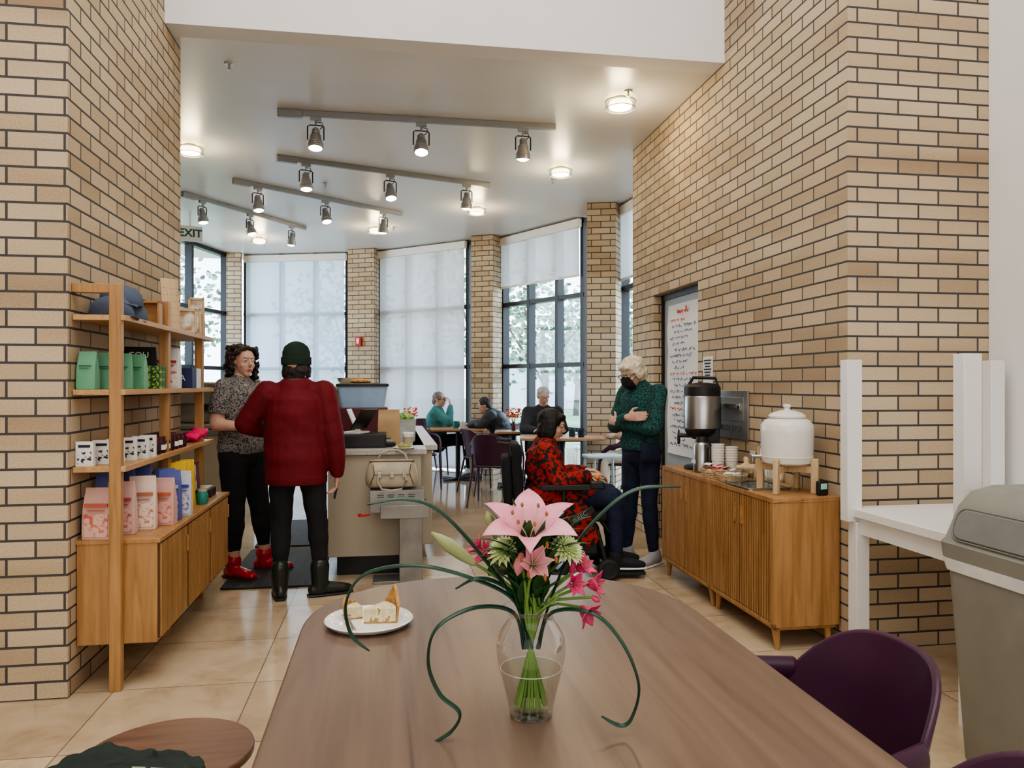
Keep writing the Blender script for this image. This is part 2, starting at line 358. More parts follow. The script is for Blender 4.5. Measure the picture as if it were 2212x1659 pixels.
# ---------------- exterior ----------------
mGrass=M('lawn',(.24,.30,.17),.9,var=.3,scale=1.5); mLeaf=speckle('foliage',(.07,.12,.06),(.40,.50,.36),6,.5,.8,.1); mBark=M('bark',(.12,.10,.085),.9,bmp=.5,bs=30)
g=mk('floor_outdoor',prism([(-60,14.2),(60,14.2),(60,80),(-60,80)],-.35,-.2),mGrass,sm=False); g['kind']='structure'
def tree(x,y,h,r,sd):
    e=thing('tree','leafy green tree with brown trunk outside the windows','tree',(x,y,-.2),0,'trees outside')
    mk('trunk',[tube([((0,0,0),.16,.16),((.1,0,h*.3),.12,.12),((0,.1,h*.62),.07,.07)]),cp((0,0,h*.35),.06,(r*.5,.2,h*.6),.03),cp((0,0,h*.3),.06,(-r*.5,-.2,h*.62),.03),cp((0,0,h*.4),.05,(-r*.3,.4,h*.8),.02)],mBark,e)
    rd=random.Random(sd); raws=[]
    for i in range(620):
        a=rd.uniform(0,2*pi); b=math.acos(rd.uniform(-1,1)); rr=r*rd.uniform(.35,1)
        c=Vector((rr*sin(b)*cos(a),rr*sin(b)*sin(a),h*.60+rr*.9*cos(b)))
        raws.append(xf(petal(.26,.08,.6,1.2,rd.uniform(0,6),nu=3),Matrix.Translation(c)@Matrix.Rotation(rd.uniform(0,6),4,'X')))
    o=mk('foliage',raws,mLeaf,e,sm=False); o['kind']='stuff'
for i,(x,y,h,r) in enumerate([(1.0,25,5.6,2.3),(3.9,20,5.2,1.8),(-1.6,31,8,3),(7.5,30,8,3),(-12,26,7,2.4),(-7,32,7,3),(3.2,38,6,2.6)]): tree(x,y,h,r,i)
h=thing('house','pale house with gable roof beyond the trees','house',(6,52,-.2),.2)
mk('house_walls',[bx((0,0,1.6),(12,6,3.2))],M('pale_siding',(.6,.63,.68),.8),h); mk('roof',[prism([(-6.5,0),(6.5,0),(0,2.6)],-3.4,3.4)],M('roof_shingle',(.3,.3,.32),.9),h,(0,0,3.2),(pi/2,0,0))
# ---------------- ceiling fixtures ----------------
mTrack=M('satin_grey_track',(.27,.27,.27),.38,.6,var=.05); mHead=M('silver_lamp_housing',(.42,.42,.42),.32,.7,var=.05)
def track(a,b,za=3.56):
    a=Vector((a.x,a.y,3.625)); b=Vector((b.x,b.y,3.625)); L=(b-a).length; rz=math.atan2(b.y-a.y,b.x-a.x)
    e=thing('lighting_track','grey metal lighting track mounted on the ceiling','lighting track',a,rz,'ceiling lighting tracks')
    mk('rail',bx((L/2,0,0),(L,.04,.05)),mTrack,e,bev=.004)
    mk('power_feed',bx((.09,0,-.008),(.2,.055,.066)),mTrack,e,bev=.005)
    return a,b
sp=None
def spot(p,rz,tilt):
    global sp
    lab='grey track spotlight with ribbed lamp head and yoke'
    if sp is None:
        sp=thing('track_spotlight',lab,'spotlight',p,rz,'spotlights on the ceiling tracks')
        mk('adapter',[bx((0,0,-.015),(.09,.032,.03)),cyl((0,0,-.03),(0,0,-.07),.009)],mTrack,sp)
        mk('yoke',[wire([(-.066,0,-.19),(-.066,0,-.08),(-.05,0,-.068),(.05,0,-.068),(.066,0,-.08),(.066,0,-.19)],.006),wire([(0,.0,-.04),(.05,.03,-.035),(.06,.035,-.06),(.03,.03,-.09)],.004)],mBlack,sp)
        hd=mk('lamp_head',[lathe([(.0,0),(.022,0),(.03,-.012),(.032,-.05),(.045,-.065),(.048,-.10),(.06,-.125),(.062,-.175),(.056,-.178),(.054,-.17),(0,-.165)],24,(0,0,.07))]+[ring((0,0,.07-z),.034,.003,(0,0,1)) for z in (.02,.032,.044)]+[ring((0,0,.07-z),.0625,.003,(0,0,1)) for z in (.135,.15,.165)],mHead,sp,(0,0,-.16))
        mk('lamp_lens',[lathe([(0,-.1675),(.052,-.1665),(.052,-.176),(.03,-.190),(0,-.195)],20,(0,0,.07))],mGlowW,hd)
        n=sp
    else: n=dup(sp,p,rz)
    for c in n.children:
        if c.name.startswith('lamp_head'): c.rotation_euler=(tilt,0,0)
    L=bpy.data.lights.new('spot_lamp','SPOT'); L.energy=38; L.color=(1,.9,.74); L.spot_size=1.3; L.spot_blend=.6; L.shadow_soft_size=.05
    lo=bpy.data.objects.new('spot_lamp',L); add(lo,None,(p.x,p.y,p.z-.30),(0,0,0))
    return n
for (a,b,xs,yy) in [((602,262,6.27),(1200,294,6.64),(682,910,1130),0),((600,357,7.52),(1058,415,8.58),(661,843,1008),0),((505,405,8.37),(868,475,10.02),(557,703,828),0),((395,432,8.94),(660,505,10.95),(437,540,630),0)]:
    A_,B_=track(at(*a),at(*b))
    for i,x in enumerate(xs):
        k=(x-1106)/1640; dx=B_.x-A_.x; dy=B_.y-A_.y
        tt=(k*A_.y-A_.x)/(dx-k*dy); p=A_.lerp(B_,tt); spot(Vector((p.x,p.y,3.6)),math.atan2(dy,dx),[-.2,-.32,.10][i%3])
cl=None
for x,y in [(1340,233),(411,331),(1211,378),(1030,461),(812,502),(560,524)]:
    d=2.19*1640/(830-y); p=at(x,y,d); p.z=3.65
    if cl is None:
        cl=thing('ceiling_light','round glass disc ceiling light glowing warm','ceiling light',p,0,'round glass ceiling lights')
        mk('canopy',[lathe([(0,0),(.05,0),(.05,-.012),(0,-.014)]),cyl((0,0,-.01),(0,0,-.03),.012)],mTrack,cl)
        mk('glass_disc',[lathe_open([(.118,-.03),(.122,-.04),(.122,-.085),(.112,-.09)]),],mThinCl,cl)
        mk('rim',[ring((0,0,-.035),.12,.004,(0,0,1)),ring((0,0,-.088),.117,.003,(0,0,1))],mTrack,cl)
        mk('bulb',[lathe([(0,-.03),(.085,-.035),(.095,-.06),(.085,-.082),(0,-.085)])],mGlow,cl)
    else: dup(cl,p)
    L=bpy.data.lights.new('downlight','POINT'); L.energy=14; L.color=(1,.78,.48); L.shadow_soft_size=.08; lo=bpy.data.objects.new('downlight',L); add(lo,None,(p.x,p.y,3.48))
spk=None
for x,y in [(495,150),(1357,208),(703,404),(1195,395),(850,497),(570,533)]:
    d=2.23*1640/(830-y); p=at(x,y,d); p.z=3.652
    if spk is None:
        spk=thing('sprinkler','small chrome fire sprinkler on the ceiling','sprinkler',p,0,'ceiling fire sprinklers')
        mk('sprinkler_plate',lathe([(0,0),(.035,-.001),(.03,-.01),(0,-.012)]),mSteel,spk); mk('sprinkler_head',[cyl((0,0,-.01),(0,0,-.045),.008),lathe([(0,-.045),(.018,-.046),(.018,-.049),(0,-.05)])],mSteel,spk)
    else: dup(spk,p)
e=thing('exit_sign','white exit sign with dark letters hanging from the ceiling','exit sign',(-4.24,10.0,3.36),radians(30))
mk('sign_box',bx((0,0,0),(.30,.05,.2)),mWhite,e,bev=.005); mk('sign_stem',cyl((0,0,.1),(0,0,.29),.01),mWhite,e); text('EXIT',.14,M('exit_green',(.02,.12,.05),.5),e,(0,-.027,0),(pi/2,0,0),bold=.004)
# ---------------- big wooden table ----------------
def roundpoly(x0,x1,y0,y1,r,n=10,e=2.4):
    P=[]
    for cx,cy,a0 in ((x1-r,y1-r,0),(x0+r,y1-r,pi/2),(x0+r,y0+r,pi),(x1-r,y0+r,1.5*pi)):
        for i in range(n+1):
            a=a0+pi/2*i/n; ca,sa=cos(a),sin(a)
            P.append((cx+r*math.copysign(abs(ca)**(2/e),ca),cy+r*math.copysign(abs(sa)**(2/e),sa)))
    return P
tb=thing('dining_table','large walnut table with rounded corners holding vase and plate','table',R(.305,1.36),AN)
mk('table_top',prism(roundpoly(-.53,.54,-1.1,1.12,.47,20,2.15),.722,.75),mWal,tb,bev=.006)
for sx_ in (-.3,.3):
    for sy in (-.75,.68): mk('leg',tube([((sx_*1.1,sy*1.05,0.01),.018,.018),((sx_,sy,.722),.028,.028)],cap=False),mWal2,tb)
mk('apron',b2((-.32,-.8,.67),(.32,.75,.72)),mWal2,tb)
# ---------------- plum chairs ----------------
chair0=None
def chair(loc,rz,label,group='plum cafe chairs'):
    global chair0
    if chair0 is None:
        c=thing('cafe_chair',label,'chair',loc,rz,group)
        seat=prism(roundpoly(-.23,.23,-.21,.23,.12,6),.445,.465)
        mk('seat',seat,mPlum,c,bev=.008)
        def shell(a0,a1,z0,z1,rx,ry,th,nz=10,na=24,taper=0):
            V=[];Fc=[]
            for s_ in (0,1):
                for k in range(nz+1):
                    v=k/nz; z=z0+(z1-z0)*v
                    for i in range(na+1):
                        u=i/na*2-1
                        zz=z-(abs(u)**3.2)*.13*v if taper else z
                        a=-pi/2+u*a1; lean=-.09*(zz-.46)/.34
                        rr=-th*s_
                        V.append(((rx+rr)*cos(a),(ry+rr)*sin(a)+lean+.02,zz))
            n=na+1; o=(nz+1)*n
            for k in range(nz):
                for i in range(na):
                    a=k*n+i; Fc.append((a,a+1,a+n+1,a+n)); Fc.append((o+a,o+a+n,o+a+n+1,o+a+1))
            for i in range(na):
                Fc.append((i,o+i,o+i+1,i+1)); a=nz*n+i; Fc.append((a,a+1,o+a+1,o+a))
            for k in range(nz):
                a=k*n; Fc.append((a,a+n,o+a+n,o+a)); a=k*n+na; Fc.append((a,o+a,o+a+n,a+n))
            return V,Fc
        mk('backrest',shell(0,1.05,.47,.825,.27,.23,.016,taper=1),mPlum,c,bev=.006)
        for sg in (-1,1):
            mk('armrest',tube([((sg*.225,-.16,.69),.014,.032),((sg*.272,-.03,.685),.013,.030),((sg*.285,.08,.66),.012,.028),((sg*.278,.16,.60),.012,.024),((sg*.262,.2,.5),.012,.018)],side=(1,0,0)),mPlum,c)
            mk('leg',tube([((sg*.262,.2,.5),.014,.016),((sg*.25,.21,.44),.014,.014),((sg*.265,.235,0.008),.010,.010)],cap=False),mPlum,c)
            mk('leg',tube([((sg*.20,-.20,.60),.012,.012),((sg*.2,-.18,.44),.014,.014),((sg*.24,-.27,0.008),.010,.010)],cap=False),mPlum,c)
        chair0=c; return c
    n=dup(chair0,loc,rz,label); return n
chair(R(.805,1.48),AN+pi/2,'plum moulded chair tucked against the wooden table')
chair(R(.70,.905),AN+pi/2,'plum moulded chair pushed close under the wooden table')
st=thing('wooden_chair','brown wooden chair with a round seat beside the table','chair',(-.86,1.90,0),.2)
mk('seat',[prism([(.205*cos(a*pi/20),.195*sin(a*pi/20)) for a in range(40)],.44,.462)],mWal2,st,bev=.006)
for a in (.8,2.4,3.9,5.5): mk('leg',tube([((.19*cos(a),.19*sin(a),0.005),.014,.014),((.13*cos(a),.13*sin(a),.44),.018,.018)],cap=False),mWal2,st)
mJack=M('dark_green_jacket_cloth',(.014,.024,.020),.8,var=.3,bmp=.3)
jk=thing('folded_jacket','dark green jacket with pale trim heaped on the chair','jacket',(-.89,1.74,.462),.3)
remesh('jacket_cloth',[sph((0,0,.018),(.17,.10,.022)),sph((-.09,.02,.028),(.08,.07,.028)),sph((.07,-.02,.022),(.11,.07,.024)),tube([((-.13,.03,.04),.045,.012),((-.05,.05,.052),.05,.010),((.05,.03,.038),.04,.010)],side=(0,1,0)),tube([((.02,-.01,.032),.035,.010),((.16,.01,.022),.035,.010)],side=(0,1,0)),tube([((-.10,-.04,.035),.03,.010),((.0,-.05,.048),.03,.010),((.10,-.05,.03),.03,.010)],side=(0,1,0)),tube([((-.15,.03,.015),.05,.014),((-.19,.0,-.04),.05,.013),((-.2,-.02,-.16),.06,.012)],side=(0,1,0))],mJack,jk,.005,2,.012,18,.005,45)
mk('jacket_trim',[tube([((.0,-.03,.052),.008,.003),((.05,-.05,.052),.009,.003),((.1,-.055,.044),.008,.003)],side=(0,1,0))],M('pale_trim',(.30,.35,.24),.6),jk)
# ---------------- plate, cake, fork ----------------
pc=at(797,1347,1.99); pc.z=.75
e=thing('dessert_plate','small white plate with slices of quiche','plate',pc)
mk('plate_dish',lathe([(0,.002),(.07,.0),(.105,.006),(.115,.016),(.112,.019),(.10,.010),(.07,.006),(0,.006)],40),mCer,e)
mCrust=M('baked_crust',(.46,.24,.08),.8,var=.4,scale=60,bmp=.5); mFill=speckle('creamy_filling',(.62,.50,.28),(.75,.66,.45),50,.5,.7,.1,(.35,.25,.10))
def slice_(loc,rz,L,ang,h,tip,lab,crest):
    c=thing('cake_slice',lab,'cake',loc,rz)
    P=[(tip,0)]+[(L*cos(a),L*sin(a)) for a in [ang*(-.5+i/6) for i in range(7)]]
    mk('filling',prism(P,.002,h),mFill,c,bev=.003)
    V=[];Fc=[];n=12
    for i in range(n+1):
        a=ang*(-.5+i/n); tp=h*1.12+crest*(math.exp(-((i-7)/3.2)**2))+.004*sin(i*2.1)
        for rr_,zz in ((L-.001,.0005),(L+.004,.0005),(L+.009,tp),(L+.002,tp-.002)): V.append((rr_*cos(a),rr_*sin(a),zz))
    for i in range(n):
        for k in range(4): Fc.append((i*4+k,i*4+(k+1)%4,i*4+4+(k+1)%4,i*4+4+k))
    Fc+=[(0,1,2,3),(n*4+3,n*4+2,n*4+1,n*4)]
    mk('crust',[(V,Fc),prism([(p[0],p[1]) for p in P],.0005,.004)],mCrust,c)
slice_(pc+Vector((-.012,-.014,.006)),.55,.085,.95,.040,.0,'wedge of quiche with a tall browned crust',.042)
slice_(pc+Vector((-.022,.030,.006)),2.8,.045,1.3,.034,.0,'half eaten quiche piece on the white plate',.014)
f=thing('fork','stainless steel fork resting on the plate','fork',pc+Vector((-.036,-.055,.018)),radians(112))
mk('handle',tube([((-.05,0,.0),.005,.0015),((0,0,.004),.003,.0015),((.035,0,.008),.0025,.0015)],side=(0,1,0)),mSteel,f)
mk('tines',[tube([((.033,0,.008),.005,.0015),((.05,0,.006),.011,.0015)],side=(0,1,0))]+[tube([((.05,y,.006),.0014,.001),((.085,y*.9,.001),.001,.001)],side=(0,1,0)) for y in (-.009,-.003,.003,.009)],mSteel,f)
# ---------------- vase + flowers ----------------
VX,VY=.036,1.447
v=thing('glass_vase','clear glass vase half filled with water','vase',(VX,VY,.75))
outer=[(0,.001),(.036,.001),(.040,.004),(.042,.015),(.049,.045),(.058,.08),(.0645,.11),(.066,.13),(.063,.150),(.055,.166),(.044,.182),(.0415,.190),(.044,.197),(.052,.206)]
mk('vase_glass',[lathe_open(outer,56),ring((0,0,.206),.052,.0016,(0,0,1),48),ring((0,0,.003),.038,.0025,(0,0,1),48),lathe([(0,.010),(.038,.011),(.040,.006),(.0,.005)],48)],mClear,v)
mk('water',lathe([(0,.0145),(.0390,.0155),(.0465,.045),(.0555,.08),(.0575,.09),(0,.09)],48),mWater,v)
mk('water_line',ring((0,0,.09),.0578,.0009,(0,0,1),48),M('meniscus',(.65,.68,.65),.1),v)
mStem=M('flower_stem',(.16,.28,.06),.5,var=.25); mLeafD=M('dark_leaf',(.028,.09,.026),.4,var=.35,scale=25); mBlade=M('blade_leaf',(.012,.05,.028),.3,var=.3)
mLily,t,b=nt('lily_petal'); n=noisenode(t,14); r=ramp(t,n.outputs['Fac'],[(.3,(.70,.16,.25,1)),(.7,(.87,.40,.47,1))]); t.links.new(r.outputs[0],b.inputs['Base Color']); b.inputs['Roughness'].default_value=.45; b.inputs['Subsurface Weight'].default_value=.1
mAls=M('magenta_petal',(.60,.06,.16),.45,var=.35,scale=30); mMum=M('pale_green_petal',(.62,.72,.34),.5,var=.2,scale=30); mBud=M('green_bud',(.36,.40,.18),.45,var=.25); mPBud=M('pink_bud',(.60,.22,.25),.45,var=.25)
def fp(x,y,d=1.44): return at(x,y,d)
rd=random.Random(3)
def stem(parent,p,i):
    a=i*2.4; b0=Vector((VX+.030*cos(a),VY+.030*sin(a),.772)); nk=Vector((VX-.026*cos(a)*.7,VY-.020*sin(a),.943))
    mid=nk.lerp(p,.5)+Vector((0,0,.01))
    o=mk('stem',wire([b0-parent.location,nk-parent.location,mid-parent.location,p-parent.location],.0028),mStem,parent)
def flower(kind,lab,cat,p,axis,i,grp):
    e=thing(kind,lab,cat,p,0,grp); q=Vector(axis).to_track_quat('Z','Y').to_matrix().to_4x4(); return e,q
GR='flowers in the glass vase'
def lily(p,ax_,L,lab,i,rot=.5,cl=1.35,tl=.35):
    e,q=flower('lily',lab,'flower',p,ax_,i,GR)
    mk('petals',[xf(petal(L,L*(.29 if k%2 else .21),tl,cl,k*pi/3+rot,cup=.25,nu=12,sharp=.9),q) for k in range(6)],mLily,e,solid=.0012)
    mk('stamens',[xf(wire([(0,0,0),(.012*cos(k),.012*sin(k),.03),(.03*cos(k),.03*sin(k),.062)],.0012,6),q) for k in range(6)],M('filament',(.6,.6,.35),.5),e)
    mk('anthers',[xf(sph((.031*cos(k),.031*sin(k),.064),(.003,.007,.003),8),q) for k in range(6)],M('anther_brown',(.30,.09,.03),.8),e); stem(e,p,i)
lily(fp(1143,1172,1.40),(.0,-.45,.9),.114,'large open pink lily with recurved petals in the vase',0,rot=.52,cl=1.3)
lily(fp(1150,1222,1.38),(.15,-.9,.35),.055,'smaller half open pink lily below the large bloom',3,rot=.1,cl=.6,tl=.2)
for i,(x,y,dd) in enumerate([(1090,1192,1.43),(1222,1188,1.43)]):
    e,q=flower('chrysanthemum','pale green white chrysanthemum bloom in the vase','flower',fp(x,y,dd),(-.3+.7*i,-.5,.8),i,GR)
    raws=[]
    for k in range(90):
        f_=k/90; raws.append(xf(petal(.037*(.55+.45*f_),.005,.1+1.25*f_,.6-.9*(1-f_)*.3,k*2.399,nu=5),q))
    mk('petals',raws,mMum,e,solid=.0008); stem(e,fp(x,y+6,dd),i+1)
def als(x,y,d,ax,i,k_=1):
    e,q=flower('alstroemeria','small magenta alstroemeria blossom with streaked petals','flower',fp(x,y,d),ax,i,GR)
    mk('petals',[xf(petal(.036*k_,(.011 if k%2 else .008)*k_,.25,.8,k*pi/3,nu=7,cup=.35),q) for k in range(6)],mAls,e,solid=.001)
    mk('stamens',[xf(wire([(0,0,0),(.003*cos(k),.003*sin(k),.015),(.01*cos(k),.01*sin(k),.03)],.0007,5),q) for k in range(5)],M('als_filament',(.5,.2,.2),.5),e); stem(e,fp(x,y,d),i)
als(1064,1205,1.45,(-.8,-.3,.5),4,1.1); als(1248,1232,1.45,(.7,-.4,.6),5); als(1270,1262,1.43,(.9,-.4,.1),6); als(1255,1312,1.42,(.6,-.6,-.4),7,1.1); als(1040,1192,1.47,(-.7,-.2,.7),8,.9); als(1234,1262,1.42,(.4,-.8,.2),9,.9)
def bud(a,b_,r,mat,i,lab):
    p=fp(*b_); e=thing('flower_bud',lab,'flower bud',p,0,GR); q=fp(*a)-p
    mk('bud',tube([((0,0,0),r*.5,r*.5),(q*.25,r*.85,r*.85),(q*.6,r,r),(q*.85,r*.6,r*.6),(q,r*.2,r*.2)],n=12),mat,e); stem(e,p,i)
bud((934,1152,1.43),(1022,1216,1.44),.0135,mBud,9,'long green unopened lily bud')
bud((1052,1106,1.46),(1062,1140,1.46),.009,mBud,10,'small green unopened bud on a thin stem')
bud((1118,1242,1.38),(1126,1200,1.39),.011,mPBud,11,'pink closed bud hanging below the lily')
bud((1240,1210,1.45),(1234,1240,1.45),.007,mAls,12,'small magenta bud at the side of the bouquet')
bud((1296,1300,1.42),(1280,1290,1.42),.006,mAls,13,'small magenta bud drooping from the bouquet')
fol=thing('bouquet_foliage','dark green lance shaped leaves filling the bouquet','leaves',(VX,VY,.95))
raws=[]
for k in range(130):
    az=rd.uniform(0,2*pi); L=rd.uniform(.08,.135); hgt=rd.uniform(.0,.11)
    raws.append(xf(petal(L,rd.uniform(.010,.017),rd.uniform(.0,.6),rd.uniform(.2,1.1),az,nu=8),Matrix.Translation((rd.uniform(-.020,.020),rd.uniform(-.020,.020),hgt))))
mk('leaves',raws,mLeafD,fol,solid=.0006)
mk('stems',[wire([(.030*cos(k*1.9),.030*sin(k*1.9),-.178),(-.016*cos(k*1.9),-.016*sin(k*1.9),-.01),(.04*cos(k),.03*sin(k),.12)],.0032) for k in range(18)],mStem,fol)
def spline(P,n=8):
    out=[];P=[P[0]]+P+[P[-1]]
    for i in range(1,len(P)-2):
        for k in range(n):
            u=k/n; p0,p1,p2,p3=P[i-1],P[i],P[i+1],P[i+2]
            out.append(.5*((2*p1)+(p2-p0)*u+(2*p0-5*p1+4*p2-p3)*u*u+(3*p1-p0-3*p2+p3)*u**3))
    out.append(P[-2]); return out
blades=[[(1140,1400,1.44),(1125,1320,1.44),(1040,1200,1.42),(950,1105,1.40),(875,1078,1.38),(795,1090,1.36)],
[(1135,1400,1.44),(1112,1300,1.43),(1020,1250,1.42),(900,1222,1.42),(790,1240,1.44),(748,1300,1.45),(758,1370,1.46),(797,1406,1.46)],
[(1130,1400,1.44),(1110,1325,1.42),(1030,1312,1.38),(945,1355,1.34),(925,1430,1.33),(950,1500,1.33),(993,1540,1.33),(975,1580,1.34),(930,1608,1.34)],
[(1160,1400,1.44),(1185,1310,1.44),(1235,1190,1.45),(1310,1100,1.46),(1380,1056,1.47),(1470,1052,1.48)],
[(1165,1400,1.44),(1190,1325,1.42),(1280,1325,1.39),(1345,1390,1.37),(1380,1480,1.36),(1365,1550,1.36),(1340,1568,1.36),(1300,1548,1.36)],
[(1150,1400,1.44),(1120,1300,1.44),(1080,1262,1.43),(1030,1250,1.42),(985,1272,1.42)]]
for bl in blades:
    P=spline([fp(*b_) for b_ in bl]); base=P[0]; e=thing('grass_blade','long dark green grass blade arching out of the vase','leaf',base,0,'arching grass blades')
    n=len(P); mk('blade',tube([(p-base,.0055*min(1,(n-i)/8+.12),.0016+.001*min(1,(n-i)/8)) for i,p in enumerate(P)],side=(.15,.9,.35),n=8),mBlade,e)
# ---------------- shelving unit ----------------
SH=thing('shelving_unit','honey oak shelving unit with slatted cabinet against brick wall','shelf',R(-1.392,3.64),AN)
for y in (.02,.77,1.53):
    mk('post',[b2((.155,y-.022,0),(.205,y+.022,1.83)),b2((.0,y-.022,1.788),(.16,y+.022,1.83))],mOakV,SH,bev=.003)
for z in (1.665,1.33,.985): mk('shelf',b2((.004,0.0,z),(.225,1.74,z+.025)),mOakY,SH,bev=.002)
mk('cabinet_body',[b2((.004,.045,.20),(.345,1.56,.66)),b2((.0,.04,.655),(.36,1.57,.675))],mOakV,SH,bev=.002)
for k in range(3):
    y0=.06+k*.5
    d_=mk('door',[m1(b2((.345,y0,.215),(.352,y0+.485,.65)))]+[b2((.352,y0+.008+i*.0245,.22),(.359,y0+.021+i*.0245,.645)) for i in range(19)],[mOakV,mOakD],SH)
    mk('handle',b2((.361,y0+.44,.52),(.369,y0+.452,.6)),mOak,d_)
def sl(y,x=.11,z=0):
    p=R(-1.392+x,3.64+y,z); return p
def bagraw(w,d,h,fold=.02):
    V=[];L=[(0,w,d),(.15,w*1.02,d*1.05),(.55,w,d*.9),(.82,w*.97,d*.45),(.9,w*.96,d*.16),(1,w*.95,d*.1)]
    for z,a,b_ in L: V+=[(-a/2,-b_/2,z*h),(a/2,-b_/2,z*h),(a/2,b_/2,z*h),(-a/2,b_/2,z*h)]
    Fc=[(3,2,1,0),(20,21,22,23)]
    for k in range(5):
        for i in range(4): Fc.append((k*4+i,k*4+(i+1)%4,k*4+4+(i+1)%4,k*4+4+i))
    return V,Fc
def product_bag(loc,rz,w,d,h,c,c2,lab,grp,art=0):
    e=thing('coffee_bag',lab,'coffee bag',loc,rz,grp)
    mk('bag',bagraw(w,d,h),M('bag_'+lab[:12].replace(' ','_'),c,.5,var=.06,bmp=.15,bs=30),e,bev=.003)
    m2=M('bag_label_'+lab[:10].replace(' ','_'),c2,.6)
    if art==0: mk('printed_mark',[b2((-w*.33,-d/2-.003,h*.60),(w*.33,-d/2-.0015,h*.635)),b2((-w*.3,-d/2-.003,h*.55),(w*.2,-d/2-.0015,h*.565))],m2,e)
    elif art==1:
        ms=speckle('bag_art_'+lab[:10].replace(' ','_'),c2,tuple(min(1,k*1.2) for k in c),42,.44,.6,.09)
        mk('printed_art',[b2((-w*.42,-d/2-.0035,h*.06),(w*.42,-d/2-.001,h*.50))],ms,e)
        mk('printed_mark',[b2((-w*.4,-d/2-.0035,h*.64),(w*.4,-d/2+.004,h*.70)),b2((-w*.3,-d/2-.0045,h*.56),(w*.3,-d/2-.001,h*.58))],m2,e)
    return e
mint=(.15,.38,.225)
for i in range(5):
    product_bag(sl(.05+i*.105,[.05,.095,.13,.165,.10][i],1.355),AN-.1+.1*(i%3),.082,.05,.172,mint,(.03,.15,.08),'mint green coffee bag standing on the middle shelf','green bags on the shelf')
for i in range(4):
    for k in range(3):
        e=thing('tea_box','small green and yellow patterned box in a stack','box',sl(.62+i*.075,.17-.01*i,1.355+k*.041),AN,'green boxes on the shelf'); mk('carton',bx((0,0,.0195),(.075,.055,.039)),speckle('green_yellow_print%d%d'%(i,k),(.02,.12,.04),(.45,.55,.1),70,.55,.6),e,bev=.001)
e=thing('folded_shirt','black shirt roll with white lettering on the shelf','shirt',sl(.70,.07,1.355),AN+.2); mk('cloth',bagraw(.17,.08,.225),M('black_shirt',(.02,.02,.022),.9),e,bev=.01); text('COU\nCUL',.045,mPaper,e,(0,-.045,.155),(pi/2,0,0))
product_bag(sl(1.02,.13,1.355),AN,.13,.07,.23,(.75,.74,.72),(.6,.05,.05),'white bag with blue and red bands on the shelf','bags on the shelf',1)
for i,(c,y,tx) in enumerate([((.02,.03,.10),1.22,'A'),((.75,.73,.68),1.34,'M')]):
    e=thing('gift_box','small %s box with a single letter'%('navy' if i==0 else 'white'),'box',sl(y,.17,1.355),AN); mk('carton',bx((0,0,.06),(.11,.10,.12)),M('carton%d'%i,c,.5),e,bev=.002); text(tx,.05,mPaper if i==0 else mInk,e,(0,-.052,.06),(pi/2,0,0))
mCardP=speckle('black_white_print',(.02,.02,.02),(.78,.77,.74),45,.42,.6)
for i in range(6):
    e=thing('card_box','small white card box with black print','box',sl(.05+i*.085,[.04,.08,.11,.14,.17,.18][i],1.01),AN+.05*(i%2),'white card boxes on the lower shelf')
    mk('carton',bx((0,0,.055),(.075,.03,.11)),mPaper,e,bev=.001); mk('printed_panel',bx((0,-.016,.038),(.06,.001,.055)),mCardP,e); mk('printed_title',bx((0,-.016,.09),(.05,.001,.012)),mInk,e)
mJam=M('dark_jam',(.05,.008,.015),.15)
for i in range(7):
    for k in range(3):
        e=thing('jam_jar','small dark red jam jar with metal lid','jar',sl(.60+i*.085,.07+k*.055,1.01),AN,'jam jars on the lower shelf')
        mk('jar_body',lathe([(0,0),(.025,0),(.027,.004),(.027,.06),(.022,.07),(0,.07)],16),mJam,e); mk('lid',lathe([(0,.07),(.024,.07),(.024,.085),(0,.086)],16),mDarkRed,e); mk('jar_label',lathe_open([(.0275,.018),(.0275,.045)],16),mPaper if i%3 else mInk,e)
e=thing('pink_cloth','bright pink folded cloth draped on the shelf end','cloth',sl(1.50,.14,1.01),AN); remesh('cloth',[sph((0,0,.03),(.08,.12,.03)),sph((.03,.04,.055),(.045,.07,.035)),cp((.0,-.10,.03),.025,(.07,.02,.05),.025)],M('hot_pink_cloth',(.80,.03,.15),.8,bmp=.3),e,.006,3,.03,18)
PB=[(.09,.07),(.15,.18),(.21,.29),(.27,.40)]
for i,(x,y) in enumerate(PB):
    c=[(.60,.36,.30),(.66,.42,.38),(.72,.55,.46),(.62,.36,.31)][i]
    product_bag(sl(y,x,.675),AN-.1+.1*(i%3),.125,.06,.235+.012*(i%3),c,[(.55,.12,.08),(.50,.10,.10),(.45,.18,.10),(.6,.14,.06)][i],'pink illustrated coffee bag on the cabinet top','illustrated coffee bags',1)
for i,(x,y) in enumerate([(.07,.24),(.10,.36),(.14,.48),(.27,.53),(.22,.62)]):
    product_bag(sl(y,x,.675),AN+.05,.11,.05,.30 if i<3 else .26,(.10,.12,.34),(.55,.55,.65),'dark blue coffee bag behind the pink bags','blue coffee bags',1)
product_bag(sl(.66,.30,.675),AN,.09,.05,.24,(.60,.60,.66),(.06,.08,.4),'white and blue coffee bag on the cabinet top','illustrated coffee bags',1)
for i in range(3): product_bag(sl(.80+i*.09,.24,.675),AN,.085,.05,.27,(.75,.48,.04),(.75,.72,.6),'yellow coffee bag standing on the cabinet top','yellow coffee bags',1)
